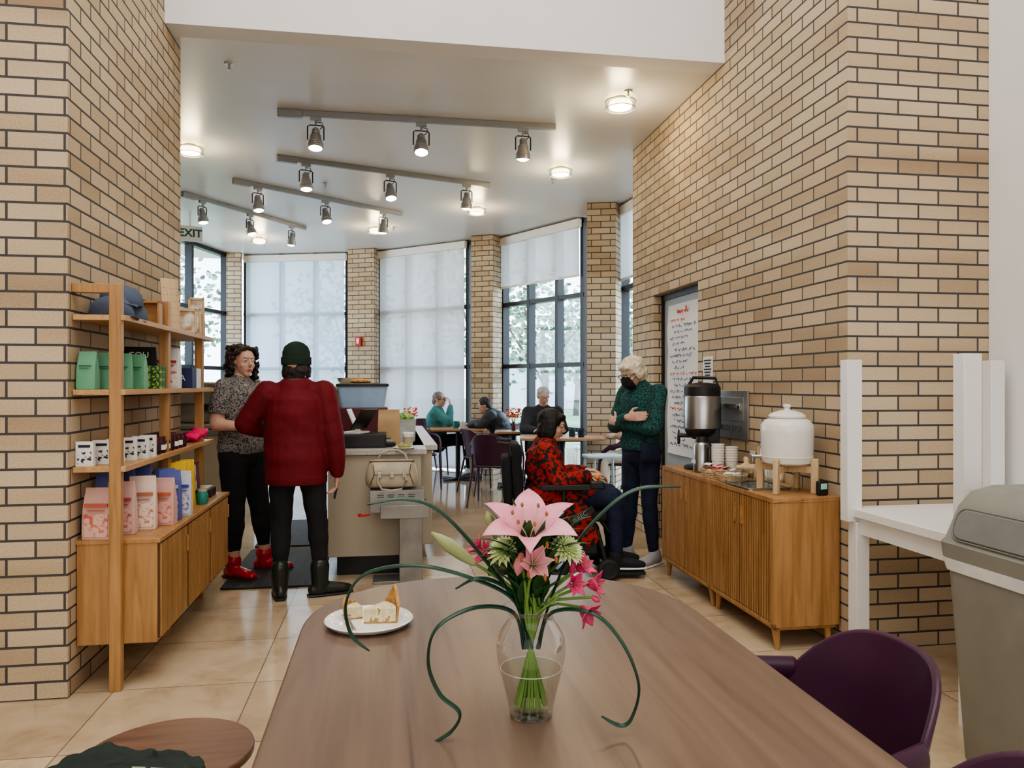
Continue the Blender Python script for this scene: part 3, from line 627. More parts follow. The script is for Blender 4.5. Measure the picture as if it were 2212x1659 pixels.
e=thing('picture_frame','dark red picture frame with photo leaning on cabinet','picture frame',sl(1.27,.16,.68),AN,rot=(radians(-14),0,AN+.5)); mk('frame',[b2((-.09,-.008,0),(.09,.008,.015)),b2((-.09,-.008,.205),(.09,.008,.22)),b2((-.09,-.008,0),(-.075,.008,.22)),b2((.075,-.008,0),(.09,.008,.22))],mDarkRed,e,bev=.002); mk('photo',b2((-.076,0,.014),(.076,.004,.206)),speckle('portrait_print',(.10,.14,.25),(.5,.45,.4),14,.5,.4,.1),e)
e=thing('teal_jar','teal glazed jar with lid','jar',sl(1.05,.31,.675),AN); mk('jar_body',lathe([(0,0),(.026,0),(.034,.02),(.034,.055),(.026,.075),(0,.076)]),M('teal_glaze',(.03,.22,.17),.3),e); mk('lid',lathe([(0,.076),(.027,.076),(.025,.088),(0,.092)]),mTan,e)
e=thing('display_box','black wedge display box with cards','box',sl(1.38,.24,.675),AN); mk('box_shell',bx((0,0,.025),(.12,.16,.05)),mBlackP,e,bev=.004); mk('cards',bx((0,0,.055),(.09,.13,.012)),mTan,e)
mCap=M('slate_blue_cloth',(.085,.105,.155),.9,bmp=.3); 
for i,(y,x,z,r_) in enumerate([(.34,.12,1.69,.5),(.17,.11,1.69,.9),(.27,.12,1.755,.3)]):
    e=thing('baseball_cap','slate blue baseball cap stacked on the top shelf','cap',sl(y,x,z),AN+r_,'caps on the top shelf')
    mk('crown',[lathe([(.092,0),(.096,.02),(.089,.055),(.064,.085),(.025,.098),(0,.1)],24)],mCap,e,solid=.002)
    V=[];Fc=[]
    for k in range(13):
        a=-pi/2+(-.95+1.9*k/12)
        V+=[(.088*cos(a),.088*sin(a),.006),(.086*cos(a)*1.02,.086*sin(a)-.072*max(0,cos(a+pi/2)),.002-.016*abs(cos(a)))]
    for k in range(12): Fc.append((k*2,k*2+1,k*2+3,k*2+2))
    mk('brim',(V,Fc),mCap,e,solid=.003); mk('button',sph((0,0,.1),(.007,.007,.004)),mCap,e)
    if i==2: mk('patch',xf(lathe([(0,0),(.03,0),(.03,.002),(0,.002)],20),Matrix.Translation((.0,-.080,.05))@Matrix.Rotation(pi/2-.5,4,'X')),M('red_patch',(.55,.12,.10),.7),e)
mPale=wood('pale_wood',(.62,.46,.27),(.5,.35,.19),sc=(14,14,1))
e=thing('wooden_box_frame','small wooden box frame on the top shelf','frame',sl(.66,.12,1.69),AN); mk('frame',[b2((-.07,-.03,0),(-.06,.03,.13)),b2((.06,-.03,0),(.07,.03,.13)),b2((-.07,-.03,.12),(.07,.03,.13)),b2((-.07,-.03,0),(.07,.03,.01)),b2((-.06,.02,.01),(.06,.03,.12))],mOak,e)
e=thing('black_card_stand','black card stand on the top shelf','stand',sl(.84,.14,1.69),AN); mk('card',[b2((-.05,-.006,0),(.05,.006,.14)),b2((-.05,-.03,0),(.05,.03,.006))],mBlackP,e,bev=.002)
e=thing('pale_wooden_board','tall pale wooden menu board on the shelf','board',sl(1.02,.15,1.69),AN,rot=(radians(-10),0,AN+.6)); mk('board',b2((-.05,-.007,0),(.05,.007,.31)),mPale,e,bev=.003); mk('dotted_print',[b2((-.036+.018*i,-.0085,.05+.04*k),(-.033+.018*i,-.007,.053+.04*k)) for i in range(5) for k in range(6)],mInk,e)
for y,w,hh in [(1.22,.09,.15),(1.42,.07,.17),(1.60,.05,.26)]:
    e=thing('small_picture_frame','pale wood picture frame on the top shelf','picture frame',sl(y,.15,1.69),AN,'frames on the top shelf',rot=(radians(-8),0,AN+.4)); mk('frame',[b2((-w,-.007,0),(w,.007,.014)),b2((-w,-.007,hh-.014),(w,.007,hh)),b2((-w,-.007,0),(-w+.014,.007,hh)),b2((w-.014,-.007,0),(w,.007,hh))],mPale,e); mk('print',b2((-w+.012,0,.012),(w-.012,.003,hh-.012)),speckle('brown_print%d'%int(y*10),(.35,.2,.1),(.7,.66,.58),12,.5,.5,.08),e)
# ---------------- sideboards ----------------
def sideboard(s0,s1,lab):
    L=s1-s0; e=thing('sideboard',lab,'sideboard',R(1.955,s0),AN,'oak sideboards along the brick wall')
    mk('cabinet_body',[b2((.02,.0,.12),(.375,L,.765)),b2((0,-.0,.765),(.38,L,.79)),b2((0,0,.12),(.02,.02,.765)),b2((0,L-.02,.12),(.02,L,.765)),b2((0,0,.12),(.02,L,.14))],mOakV,e,bev=.002)
    for k in range(2):
        a=.022+k*(L-.044)/2; w=(L-.044)/2-.004; n=int(w/.027)
        d_=mk('door',[m1(b2((.006,a,.143),(.019,a+w,.762)))]+[b2((.0,a+i*w/n+.002,.145),(.006,a+i*w/n+w/n*.54,.76)) for i in range(n)],[mOakV,mOakD],e)
        mk('handle',b2((-.010,a+(w-.05 if k==0 else .03),.60),(-.001,a+(w-.03 if k==0 else .05),.70)),mOak,d_)
    for x in (.04,.33):
        for y in (.05,L-.05): mk('leg',tube([((x,y,.125),.024,.024),((x,y+(-.02 if y<.3 else .02),.0),.013,.013)],n=10,cap=False),mOakV,e)
    mk('base_rail',[b2((.02,.02,.10),(.36,.04,.12)),b2((.02,L-.04,.10),(.36,L-.02,.12)),b2((.02,.02,.10),(.04,L-.02,.12))],mOakV,e)
sideboard(3.65,4.432,'honey oak slatted sideboard under the white water crock'); sideboard(4.44,5.26,'honey oak slatted sideboard under the coffee dispenser')
cr=R(2.155,3.87,.79)
e=thing('crock_stand','pale wooden four legged stand under the crock','stand',cr,AN+.4)
for k in range(4):
    a=k*pi/2+.3; mk('leg',b2((-.02,-.014,0),(.02,.014,.19)),mPale,e,(.15*cos(a),.15*sin(a),0),(0,0,a),bev=.006)
mk('cross_brace',[bx((0,0,.13),(.27,.03,.035),.3),bx((0,0,.13),(.27,.03,.035),.3+pi/2)],mPale,e)
e=thing('water_crock','white ceramic water crock with lid and spigot','water dispenser',cr+Vector((0,0,.149)),AN+2.6)
mk('crock_body',lathe([(0,0),(.105,0),(.128,.012),(.134,.03),(.136,.05),(.141,.18),(.139,.215),(.118,.245),(.092,.255),(0,.256)],48),mCer,e)
mk('lid',lathe([(0,.256),(.098,.256),(.10,.266),(.085,.282),(.04,.297),(.018,.30),(.014,.308),(.022,.318),(.018,.33),(0,.333)],40),mCer,e)
mk('band',ring((0,0,.045),.136,.003,(0,0,1),40),mCer,e)
mk('spigot',[cyl((.13,0,.04),(.185,0,.04),.01),cyl((.18,0,.045),(.18,0,.01),.008),b2((.165,-.004,.045),(.195,.004,.07)),cyl((.125,0,.04),(.14,0,.04),.02)],mSteel,e)
cd=R(2.15,5.0,.79)
e=thing('coffee_dispenser','tall stainless coffee dispenser with black lid and stand','coffee dispenser',cd,AN+2.7)
mk('stand_base',[lathe([(0,0),(.125,0),(.125,.018),(.11,.026),(0,.026)],32),b2((-.115,-.075,.02),(-.03,.075,.28)),lathe([(0,.20),(.07,.21),(.115,.255),(.12,.28),(0,.28)],32)],mBlackP,e,bev=.004)
mk('flask',lathe([(0,.275),(.115,.275),(.127,.285),(.127,.495),(.12,.51),(0,.515)],36),mSteel,e)
mk('lid',lathe([(0,.51),(.124,.51),(.124,.57),(.10,.59),(.03,.60),(0,.60)],32),mBlackP,e)
mk('carry_handle',wire([(-.11,.03,.56),(-.09,.03,.63),(.06,.0,.635),(.10,0,.57)],.012),mBlackP,e)
mk('spigot',[cyl((.06,0,.23),(.165,0,.23),.014),cyl((.16,0,.24),(.16,0,.17),.010),cyl((.16,0,.23),(.16,0,.27),.006)],mBlackP,e)
e=thing('thermal_carafe','small stainless carafe with paper tag','carafe',R(2.07,4.82,.79),AN); mk('carafe_body',lathe([(0,0),(.05,0),(.058,.01),(.058,.18),(.044,.20),(0,.20)]),mSteel,e); mk('lid',lathe([(0,.20),(.044,.20),(.036,.235),(0,.238)]),mBlackP,e); mk('carafe_handle',wire([(0,-.05,.18),(0,-.095,.17),(0,-.095,.07),(0,-.056,.04)],.008),mBlackP,e); mk('tag',b2((-.061,-.03,.06),(-.058,.03,.085)),mPaper,e)
mCup=M('paper_cup',(.80,.77,.72),.6,var=.02)
for k in range(3):
    base=R([2.12,2.205,2.16][k],[4.68,4.66,4.77][k],.79)
    for i in range([7,6,5][k]):
        e=thing('paper_cup','white paper cup nested in a stack','cup',base+Vector((0,0,.017*i)),0,'stacked paper cups'); mk('cup_wall',lathe([(.028,0),(.04,.092),(.0425,.092),(.043,.096),(.039,.096),(.027,.002)],20),mCup,e)
def basket(loc,rx,ry,h_,lab):
    e=thing('wicker_basket',lab,'basket',loc,AN); raws=[]
    for k in range(6):
        z=h_*k/5; s_=1+.16*k/5
        raws.append(tube([((rx*s_*cos(a*pi/12),ry*s_*sin(a*pi/12),z+.003+.0015*((a+k)%2)),.003,.004) for a in range(25)],side=(0,0,1),n=6))
    for a in range(24): raws.append(wire([(rx*cos(a*pi/12),ry*sin(a*pi/12),.003),(rx*1.16*cos(a*pi/12),ry*1.16*sin(a*pi/12),h_)],.003,6))
    mk('woven_side',raws,mPale,e); mk('basket_floor',prism([(rx*cos(a*pi/12),ry*sin(a*pi/12)) for a in range(24)],.0,.005),mPale,e); return e
basket(R(2.05,4.55,.79),.08,.10,.05,'low oval wicker basket holding sugar packets')
basket(R(2.05,4.33,.79),.075,.09,.04,'shallow wicker basket with small packets')
for i in range(24):
    k=i%3
    e=thing('sugar_packet','small sugar packet lying in a wicker basket','packet',R(2.05+rd.uniform(-.05,.05),(4.55 if k else 4.33)+rd.uniform(-.07,.07),.815+.002*i),rd.uniform(0,3),'sugar packets'); mk('packet',bagraw(.06,.004,.04),mRedInk if k==1 else mPaper,e,rot=(pi/2-.25,0,0))
e=thing('serving_tray','stainless steel tray holding drinking glasses','tray',R(2.09,4.10,.79),AN); mk('tray_pan',prism(roundpoly(-.13,.13,-.17,.17,.03,5),0,.006),mSteel,e); mk('tray_rim',[tube([((x,y,.010),.004,.006) for x,y in roundpoly(-.13,.13,-.17,.17,.03,5)+[(.13,.14)]],side=(0,0,1),n=6)],mSteel,e)
for i in range(7):
    e=thing('drinking_glass','clear tumbler upside down on the metal tray','glass',R(2.03+(i%3)*.065,4.02+(i//3)*.08,.797),0,'tumblers on the tray'); mk('glass_wall',[lathe_open([(.030,0),(.027,.09),(.0,.09)],20),ring((0,0,.001),.030,.0015,(0,0,1))],mTumb,e)
e=thing('wall_leaning_frame','small pale frame with drawing leaning on the wall','picture frame',R(2.29,4.33,.79),AN,rot=(radians(-12),0,AN-pi/2+.4)); mk('frame',[b2((-.11,-.008,0),(.11,.008,.015)),b2((-.11,-.008,.205),(.11,.008,.22)),b2((-.11,-.008,0),(-.095,.008,.22)),b2((.095,-.008,0),(.11,.008,.22))],mPale,e); mk('drawing',b2((-.096,0,.014),(.096,.004,.206)),speckle('line_drawing',(.25,.3,.2),(.8,.8,.76),16,.4,.6),e)
e=thing('snack_bag','crumpled beige paper bag on the sideboard','paper bag',R(2.24,4.52,.79),AN); remesh('bag_paper',[sph((0,0,.045),(.07,.08,.045)),cp((0,0,.06),.02,(.02,.05,.11),.012)],M('kraft_beige',(.6,.45,.28),.8,bmp=.4),e,.006,1,.02,25)
e=thing('digital_timer','small black digital timer on the sideboard corner','timer',R(2.26,3.70,.79),AN+.2); mk('timer_body',bx((0,0,.04),(.065,.025,.075)),mBlackP,e,bev=.006); mk('screen',bx((0,-.014,.05),(.04,.002,.03)),M('lcd_green',(.25,.5,.4),.3,emit=.3),e)
e=thing('book_drop','brushed steel book drop plate with pull handle on brick wall','book drop',R(2.341,4.925,1.17),AN-pi/2)
mk('plate',bx((0,-.007,0),(.49,.012,.33)),M('brushed_steel',(.36,.36,.36),.4,.75,var=.1),e,bev=.003); mk('pull_handle',[b2((-.15,-.05,.06),(.15,-.012,.075)),b2((-.15,-.05,.045),(.15,-.042,.075)),b2((-.16,-.03,.03),(-.15,-.012,.08)),b2((.15,-.03,.03),(.16,-.012,.08))],mSteel,e,bev=.003); mk('flap',bx((0,-.0145,.04),(.38,.004,.16)),mAlu,e,bev=.002)
text('BOOK DROP',.055,M('engraved_dark',(.08,.08,.08),.5),e,(0,-.0135,-.095),(pi/2,0,0))
e=thing('wall_notice','small white notice with black lettering on brick wall','sign',R(2.341,5.335,1.485),AN-pi/2); mk('notice_paper',bx((0,-.003,0),(.17,.004,.20)),mPaper,e)
mk('notice_lines',[bx((0,-.006,.07-.022*i),(.13-.02*(i%3),.001,.011)) for i in range(7)],mInk,e)
e=thing('handwritten_poster','long white paper poster with handwriting taped to the door','poster',R(2.428,6.0,1.42),AN-pi/2)
V=[];Fc=[]
for k in range(21):
    z=.64-1.28*k/20; 
    for i in range(7): x=-.36+.72*i/6; V.append((x,-.006-.012*abs(sin(k*.5+i*.6))*(1 if k>2 else .3),z))
for k in range(20):
    for i in range(6): a=k*7+i; Fc.append((a,a+1,a+8,a+7))
mk('poster_paper',(V,Fc),mPaper,e)
def scrib(z,x0,x1,h_,sd):
    r_=random.Random(sd); P=[]; x=x0
    while x<x1:
        P.append(Vector((x,-.022,z+r_.uniform(-h_,h_)))); x+=.011
        if r_.random()<.14 and len(P)>3:
            yield P; P=[]; x+=.02
    if len(P)>2: yield P
bl_,rd_=[],[]
for i in range(22):
    z=.50-i*.05
    for P in scrib(z,-.28+.05*(i%3),.05+.08*((i*7)%4),.014,i): (rd_ if i in (0,9,15) else bl_).append(wire(P,.0022,5))
for P in scrib(.58,-.12,.12,.03,77): rd_.append(wire(P,.003,5))
hw=mk('handwriting',bl_,mBlueInk,e); hw['kind']='stuff'; hw=mk('red_handwriting',rd_,mRedInk,e); hw['kind']='stuff'
# ---------------- white desk with posts ----------------
e=thing('white_desk','white laminate desk with tall white corner posts','desk',R(2.26,2.66),AN)
mk('desk_top',b2((0,0,.725),(.86,.84,.765)),mWhite,e,bev=.003); mk('apron',[b2((.03,.03,.64),(.83,.05,.725)),b2((.03,.79,.64),(.83,.81,.725)),b2((.03,.03,.64),(.05,.81,.725))],mWhite,e)
for x in (.045,.81):
    for y in (.045,.79): mk('leg',b2((x-.035,y-.035,0),(x+.035,y+.035,.70)),mWhite,e,bev=.002)
for x,y in ((.0,.80),(.0,.03),(.80,.80)): mk('upright_post',b2((x-.03,y-.03,.70),(x+.05,y+.03,1.50)),mWhite,e,bev=.002)
# ---------------- trash can ----------------
mBin=M('grey_bin_plastic',(.235,.23,.195),.5,var=.06,bmp=.1,bs=150); mBinD=M('darker_bin_plastic',(.19,.185,.165),.5)
e=thing('trash_can','grey plastic trash can with hooded swing lid','trash can',R(2.265,2.27),AN)
def rr(z,hx,hy,r): return [(x,y,z) for x,y in roundpoly(-hx,hx,-hy,hy,r,5,2)]
def loft(secs):
    n=len(secs[0]); V=[p for s_ in secs for p in s_]; Fc=[tuple(range(n-1,-1,-1)),tuple(range((len(secs)-1)*n,len(secs)*n))]
    for k in range(len(secs)-1):
        for i in range(n): j=(i+1)%n; Fc.append((k*n+i,k*n+j,(k+1)*n+j,(k+1)*n+i))
    return V,Fc
mk('bin_body',loft([rr(0,.19,.21,.04),rr(.02,.20,.22,.05),rr(.70,.235,.255,.05),rr(.74,.24,.26,.05)]),mBin,e)
mk('lid',loft([rr(.74,.25,.27,.05),rr(.80,.255,.275,.05),rr(.815,.245,.265,.05),rr(.93,.20,.255,.05),rr(.985,.16,.24,.05),rr(1.01,.11,.2,.05)]),mBin,e)
fm_=Matrix.Translation((-.2235,0,.872))@Matrix.Rotation(-math.atan2(.115,.045)-.02,4,'Y')@Matrix.Rotation(pi/2,4,'Z')
mk('swing_flap',[xf(prism(roundpoly(-.2,.2,-.055,.055,.045,6),0,.010),fm_)],mBinD,e,bev=.004)
mk('flap_rim',[xf(tube([((x,y,.006),.003,.003) for x,y in roundpoly(-.205,.205,-.06,.06,.05,6)+[(.205,.01)]],side=(0,0,1),n=6),fm_)],mBinD,e)
mk('bin_liner',[loft([rr(.70,.242,.262,.05),rr(.745,.252,.272,.05)])],M('white_liner',(.75,.75,.76),.4),e)
# ---------------- counter ----------------
ct=thing('service_counter','taupe laminate service counter with grey stone top','counter',R(-.43,5.56),AN)
mk('counter_body',[b2((0,0,.14),(.66,3.0,.87)),b2((.6,.35,.14),(.76,3.0,.87))],mTaupe,ct,bev=.004); mk('toe_kick',b2((.06,.05,0),(.6,2.9,.14)),mBlackP,ct)
mk('countertop',[b2((-.03,-.03,.87),(.70,3.05,.91)),b2((.6,.32,.87),(.80,3.05,.91))],mStone,ct,bev=.004)
mk('raised_shelf',[b2((-.03,1.0,.91),(.06,2.6,1.33)),b2((-.06,.95,1.33),(.3,2.65,1.36))],mTaupe,ct)
def cn(x,y,z=.91): return R(-.43+x,5.56+y,z)
e=thing('cash_drawer','black metal cash drawer on the counter','cash drawer',cn(.20,.30),AN); mk('drawer_box',bx((0,0,.05),(.42,.38,.10)),mBlackP,e,bev=.004); mk('drawer_front',bx((0,-.192,.05),(.4,.006,.08)),mBlack,e,bev=.002)
e=thing('register_tablet','white tablet register on angled stand','tablet',cn(.18,.30,1.01),AN+.5,rot=(0,0,AN+1.1)); mk('tablet_screen',xf(bx((0,0,.13),(.24,.012,.18)),Matrix.Rotation(.6,4,'X')),mBlackP,e,bev=.004); mk('tablet_stand',[xf(bx((0,0,.10),(.06,.01,.2)),Matrix.Translation((0,-.03,0))@Matrix.Rotation(-.45,4,'X')),bx((0,0,.006),(.18,.14,.012))],mWhite,e)
e=thing('card_reader','small black card reader on the counter','card reader',cn(.42,.22),AN+.3); mk('reader_body',xf(bx((0,0,.03),(.08,.14,.04)),Matrix.Rotation(.2,4,'X')),mBlackP,e,bev=.006); mk('keypad',xf(bx((0,-.02,.052),(.06,.06,.004)),Matrix.Rotation(.2,4,'X')),mAlu,e)
e=thing('storage_crate','dark red crate under the clear bin','crate',cn(.22,.78,.91),AN); mk('crate_shell',bx((0,0,.14),(.40,.3,.28)),mDarkRed,e,bev=.01)
e=thing('clear_storage_bin','clear blue tinted storage bin with black lid','storage bin',cn(.22,.78,1.19),AN); mk('bin_tub',loft([rr(0,.17,.13,.03),rr(.17,.2,.15,.03)]),M('blue_tint_plastic',(.35,.50,.68),.25,alpha=.85),e); mk('lid',loft([rr(.17,.21,.16,.03),rr(.19,.21,.16,.03),rr(.195,.19,.14,.03)]),mBlackP,e)
e=thing('bread_loaf','brown round loaf resting on the storage bin lid','bread',cn(.20,.78,1.385),AN); mk('loaf',sph((0,0,.018),(.09,.06,.022)),mCrust,e)
e=thing('paper_bag','brown kraft paper bag standing on the counter','paper bag',cn(.43,.45),AN); mk('bag_paper',bagraw(.17,.09,.27),M('kraft_paper',(.42,.28,.15),.85,bmp=.3),e)
e=thing('pastry_container','clear tub of green garnish on the counter','container',cn(.56,.8),AN); mk('tub',loft([rr(0,.08,.10,.02),rr(.18,.09,.11,.02)]),M('cloudy_plastic',(.5,.55,.5),.3,alpha=.7),e); mk('greens',sph((0,0,.19),(.08,.10,.045)),speckle('salad_greens',(.05,.15,.03),(.3,.4,.1),60,.5,.8),e)
e=thing('takeaway_cup','white takeaway coffee cup with lid','cup',cn(.57,.12),AN); mk('cup_wall',lathe([(0,0),(.03,0),(.04,.1),(0,.1)]),mCup,e); mk('sleeve',lathe([(.0335,.03),(.0385,.08),(.0405,.08),(.0355,.03)]),mTan,e); mk('lid',lathe([(0,.1),(.043,.1),(.041,.112),(0,.114)]),mWhite,e)
e=thing('pastry_plate','small plate with a green topped pastry','plate',cn(.54,-.0),AN); mk('plate_dish',lathe([(0,0),(.06,0),(.085,.012),(.083,.015),(0,.006)]),mCer,e); mk('pastry',sph((0,0,.022),(.05,.04,.018)),speckle('pastry_crumb',(.35,.2,.08),(.25,.33,.08),40,.5,.8),e)
e=thing('steel_mixing_bowl','shallow stainless bowl on the raised shelf','bowl',R(-.35,7.1,1.36),AN); mk('bowl_shell',lathe([(0,0),(.06,0),(.11,.04),(.125,.075),(.12,.075),(.1,.04),(0,.01)]),mSteel,e)
fx=thing('steel_hand_sink_box','stainless steel louvred box on a pedestal at the counter end','steel cabinet',R(.04,5.28),AN)
mSteelB=M('brushed_steel_box',(.26,.255,.24),.42,.8,var=.25,scale=5)
mk('steel_box',[b2((-.17,-.02,.50),(.20,.24,.65)),b2((-.10,-.04,.46),(.235,.24,.55))],mSteelB,fx,bev=.003); mk('louvres',[b2((-.12+.07*i,-.0225,.605+.014*k),(-.075+.07*i,-.019,.609+.014*k)) for i in range(4) for k in range(2)],mBlackP,fx)
mk('pedestal',[b2((.03,.0,.0),(.19,.2,.46)),b2((-.15,.02,.0),(.2,.22,.02))],mSteelB,fx,bev=.003)
mk('red_valve',[cyl((-.25,.05,.47),(-.17,.05,.48),.008),sph((-.24,.05,.48),(.014,.012,.010))],M('red_valve_paint',(.5,.02,.02),.4),fx)
e=thing('handbag','beige quilted leather handbag with buckles and handles','handbag',R(.02,5.40,.652),AN)
mk('bag_body',loft([rr(0,.15,.055,.05),rr(.012,.178,.078,.07),rr(.06,.186,.086,.08),rr(.11,.182,.08,.07),rr(.16,.165,.055,.05),rr(.19,.155,.03,.03),rr(.20,.145,.018,.015)]),mTan,e,sub=1)
mSeam=M('dark_seam',(.10,.07,.045),.5)
mk('flap_seams',[wire([(-.15,-.082,.03),(-.12,-.092,.11),(-.13,-.07,.17)],.003),wire([(.15,-.082,.03),(.12,-.092,.11),(.13,-.07,.17)],.003),wire([(-.12,-.092,.10),(.12,-.092,.10)],.003),wire([(-.155,-.03,.188),(.155,-.03,.188)],.006),wire([(-.16,-.078,.015),(.16,-.078,.015)],.003)],mSeam,e); mk('buckles',[bx((x,-.092,.10),(.03,.008,.04)) for x in (-.085,.0,.085)],mSteel,e,bev=.002)
mk('handle',wire([(-.085,-.085,.13),(-.10,-.105,.06),(-.07,-.11,.005),(.0,-.112,-.01+.005),(.07,-.11,.005),(.10,-.105,.06),(.085,-.085,.13)],.007),mTan,e); mk('handle',wire([(-.10,.0,.185),(-.08,.01,.24),(-.02,.015,.262),(.04,.015,.262),(.09,.01,.235),(.11,.0,.185)],.008),mTan,e)
for s0,s1,q0,q1 in ((5.32,6.55,-1.12,-.47),(6.65,7.9,-1.12,-.47)):
    e=thing('rubber_mat','black perforated rubber mat on the floor','mat',R(q0,s0,.001),AN,'rubber mats'); mk('mat_sheet',prism(roundpoly(0,q1-q0,0,s1-s0,.03,4),0,.012),mRubber,e,bev=.003)
    pf=mk('perforations',[lathe([(0,.0122),(.011,.0122),(.011,.0128),(0,.0128)],8,(.06+i*.07,.06+j*.07,0)) for i in range(8) for j in range(16)],M('hole_grey',(.10,.10,.09),.8),e); pf['kind']='stuff'
e=thing('back_counter','grey kitchen counter with stainless top','counter',(-3.7,7.9,0),.0); mk('counter_body',b2((-.9,-.35,0),(.9,.35,.88)),mTaupe,e); mk('countertop',b2((-.93,-.38,.88),(.93,.38,.92)),mSteel,e,bev=.003)
e=thing('espresso_machine','stainless espresso machine with group heads','coffee machine',(-3.3,7.85,.92)); mk('machine_body',[b2((-.4,-.2,.25),(.4,.25,.48)),b2((-.4,.0,.05),(.4,.25,.3)),b2((-.4,-.25,0.0),(.4,.25,.06))],mSteel,e,bev=.02); mk('group_head',[cyl((x,-.12,.25),(x,-.12,.18),.035) for x in (-.2,.2)]+[cp((x,-.14,.18),.014,(x,-.3,.17),.014) for x in (-.2,.2)],mBlackP,e)
e=thing('fire_alarm','small red fire alarm on the brick pier','fire alarm',(at(776,737,12.7).x,12.745,2.09),-.3); mk('alarm_box',bx((0,-.03,0),(.11,.06,.15)),M('alarm_red',(.5,.02,.02),.4),e,bev=.008); mk('strobe',bx((0,-.065,.01),(.05,.02,.09)),mWhite,e,bev=.004)
# ---------------- cafe tables behind ----------------
mTop=wood('cafe_top',(.46,.26,.14),(.34,.18,.09))
def ctable(x,y,w,d_,rz,lab):
    e=thing('cafe_table',lab,'table',(x,y,0),rz,'cafe tables'); mk('table_top',prism(roundpoly(-w/2,w/2,-d_/2,d_/2,.08,5,2),.72,.75),mTop,e,bev=.004)
    mk('pedestal',[cyl((0,0,.02),(0,0,.72),.035),bx((0,0,.70),(w*.5,.06,.03)),bx((0,0,.70),(.06,d_*.5,.03))],mBlack,e); mk('table_foot',[bx((0,0,.015),(.55,.07,.03),.78),bx((0,0,.015),(.55,.07,.03),-.78)],mBlack,e,bev=.006)
ctable(-.78,10.95,.80,.75,.1,'square wooden cafe table with black pedestal'); ctable(.60,9.15,1.0,.7,0,'wide wooden cafe table with black pedestal')
chair((-.20,8.62,0),radians(-15),'plum moulded chair facing the cafe tables'); chair((-.35,9.6,0),radians(-60),'plum moulded chair beside the wide table')
chair((-1.22,11.2,0),radians(-95),'plum moulded chair under the seated person'); chair((-.18,11.0,0),radians(85),'plum moulded chair under the hunched person')
chair((-1.5,12.0,0),radians(170),'plum moulded chair by the shaded window'); chair((1.28,8.85,0),radians(70),'plum moulded chair at the wide table end'); chair((.4,10.0,0),pi,'plum moulded chair under the bespectacled person'); chair((-1.25,10.0,0),radians(-160),'plum moulded chair near the counter')
e=thing('pale_blue_stool','pale blue metal stool with four legs','stool',(.98,8.1,0),.3)
mLB=M('pale_blue_paint',(.42,.54,.58),.4); mk('seat',prism(roundpoly(-.2,.2,-.17,.17,.06,5),.60,.625),mLB,e,bev=.005)
for x in (-.16,.16):
    for y in (-.13,.13): mk('leg',wire([(x,y,.6),(x*1.2,y*1.2,0.005)],.013),mLB,e)
mk('foot_rail',[wire([(-.18,-.14,.25),(.18,-.14,.25)],.008),wire([(-.18,.14,.25),(.18,.14,.25)],.008)],mLB,e)
def mug(x,y,c,z=.75):
    e=thing('mug','dark ceramic mug on the cafe table' if sum(c)<.5 else 'pale cup on the cafe table','mug',(x,y,z),0); mk('mug_body',lathe([(0,0),(.036,0),(.04,.01),(.04,.095),(.036,.095),(.034,.015),(0,.01)]),M('mug_glaze',c,.3),e); mk('handle',wire([(.038,0,.075),(.062,0,.07),(.062,0,.03),(.038,0,.022)],.006),M('mug_glaze2',c,.3),e)
mug(.46,9.05,(.02,.03,.03)); mug(.72,9.1,(.02,.05,.05)); mug(.82,9.0,(.01,.02,.03)); mug(-.70,10.75,(.6,.6,.58)); mug(-.80,10.8,(.03,.15,.15))
mOr=M('orange_petals',(.75,.10,.03),.6,var=.4)
for x,y in ((.02,10.25),(-1.42,10.6)):
    e=thing('small_flower_vase','small vase with orange red flowers','vase',(x,y,.75),0)
    mk('vase_body',lathe([(0,0),(.03,0),(.035,.05),(.018,.10),(.022,.12),(0,.12)]),mDarkRed,e); rr_=random.Random(4)
    mk('blooms',[xf(petal(.04,.016,.4,.8,a,nu=3),Matrix.Translation((rr_.uniform(-.09,.09),rr_.uniform(-.06,.06),.22+rr_.uniform(-.05,.07)))) for a in range(70)],mOr,e); mk('stems',[wire([(0,0,.1),(.05*cos(k),.05*sin(k),.2)],.003,5) for k in range(6)],mStem,e)
    ctable(x,y,.5,.5,0,'small square wooden table with flowers')
# ---------------- PEOPLE ----------------
mSkin=M('skin',(.60,.36,.26),.5,var=.08,scale=12); mSkin.node_tree.nodes['Principled BSDF'].inputs['Subsurface Weight'].default_value=.08
mLip=M('lips',(.45,.13,.11),.45); mEyeW=M('eye_white',(.7,.68,.65),.25); mEyeD=M('eye_iris',(.03,.02,.015),.15)
mBlackCloth=M('black_cloth',(.010,.010,.012),.9,var=.3,bmp=.3)
def V3(*a): return Vector(a)
def stand(h=1.65):
    J=dict(pel=V3(0,0,.93),chest=V3(0,0,1.22),neck=V3(0,-.01,1.405),head=V3(0,.02,1.535),hd=V3(0,1,0))
    for n,s in (('L',-1),('R',1)):
        J['sh'+n]=V3(s*.17,-.01,1.355); J['el'+n]=V3(s*.225,-.03,1.09); J['wr'+n]=V3(s*.23,.05,.86); J['hip'+n]=V3(s*.09,0,.89); J['kn'+n]=V3(s*.10,.02,.49); J['an'+n]=V3(s*.11,-.02,.09); J['toe'+n]=V3(s*.13,.13,.04)
        J['hv'+n]=V3(0,.1,-1); J['hn'+n]=V3(-s,0,0)
    k=h/1.65
    for a in J:
        if a[:2] not in('hd','hv','hn'): J[a]=J[a]*k
    return J
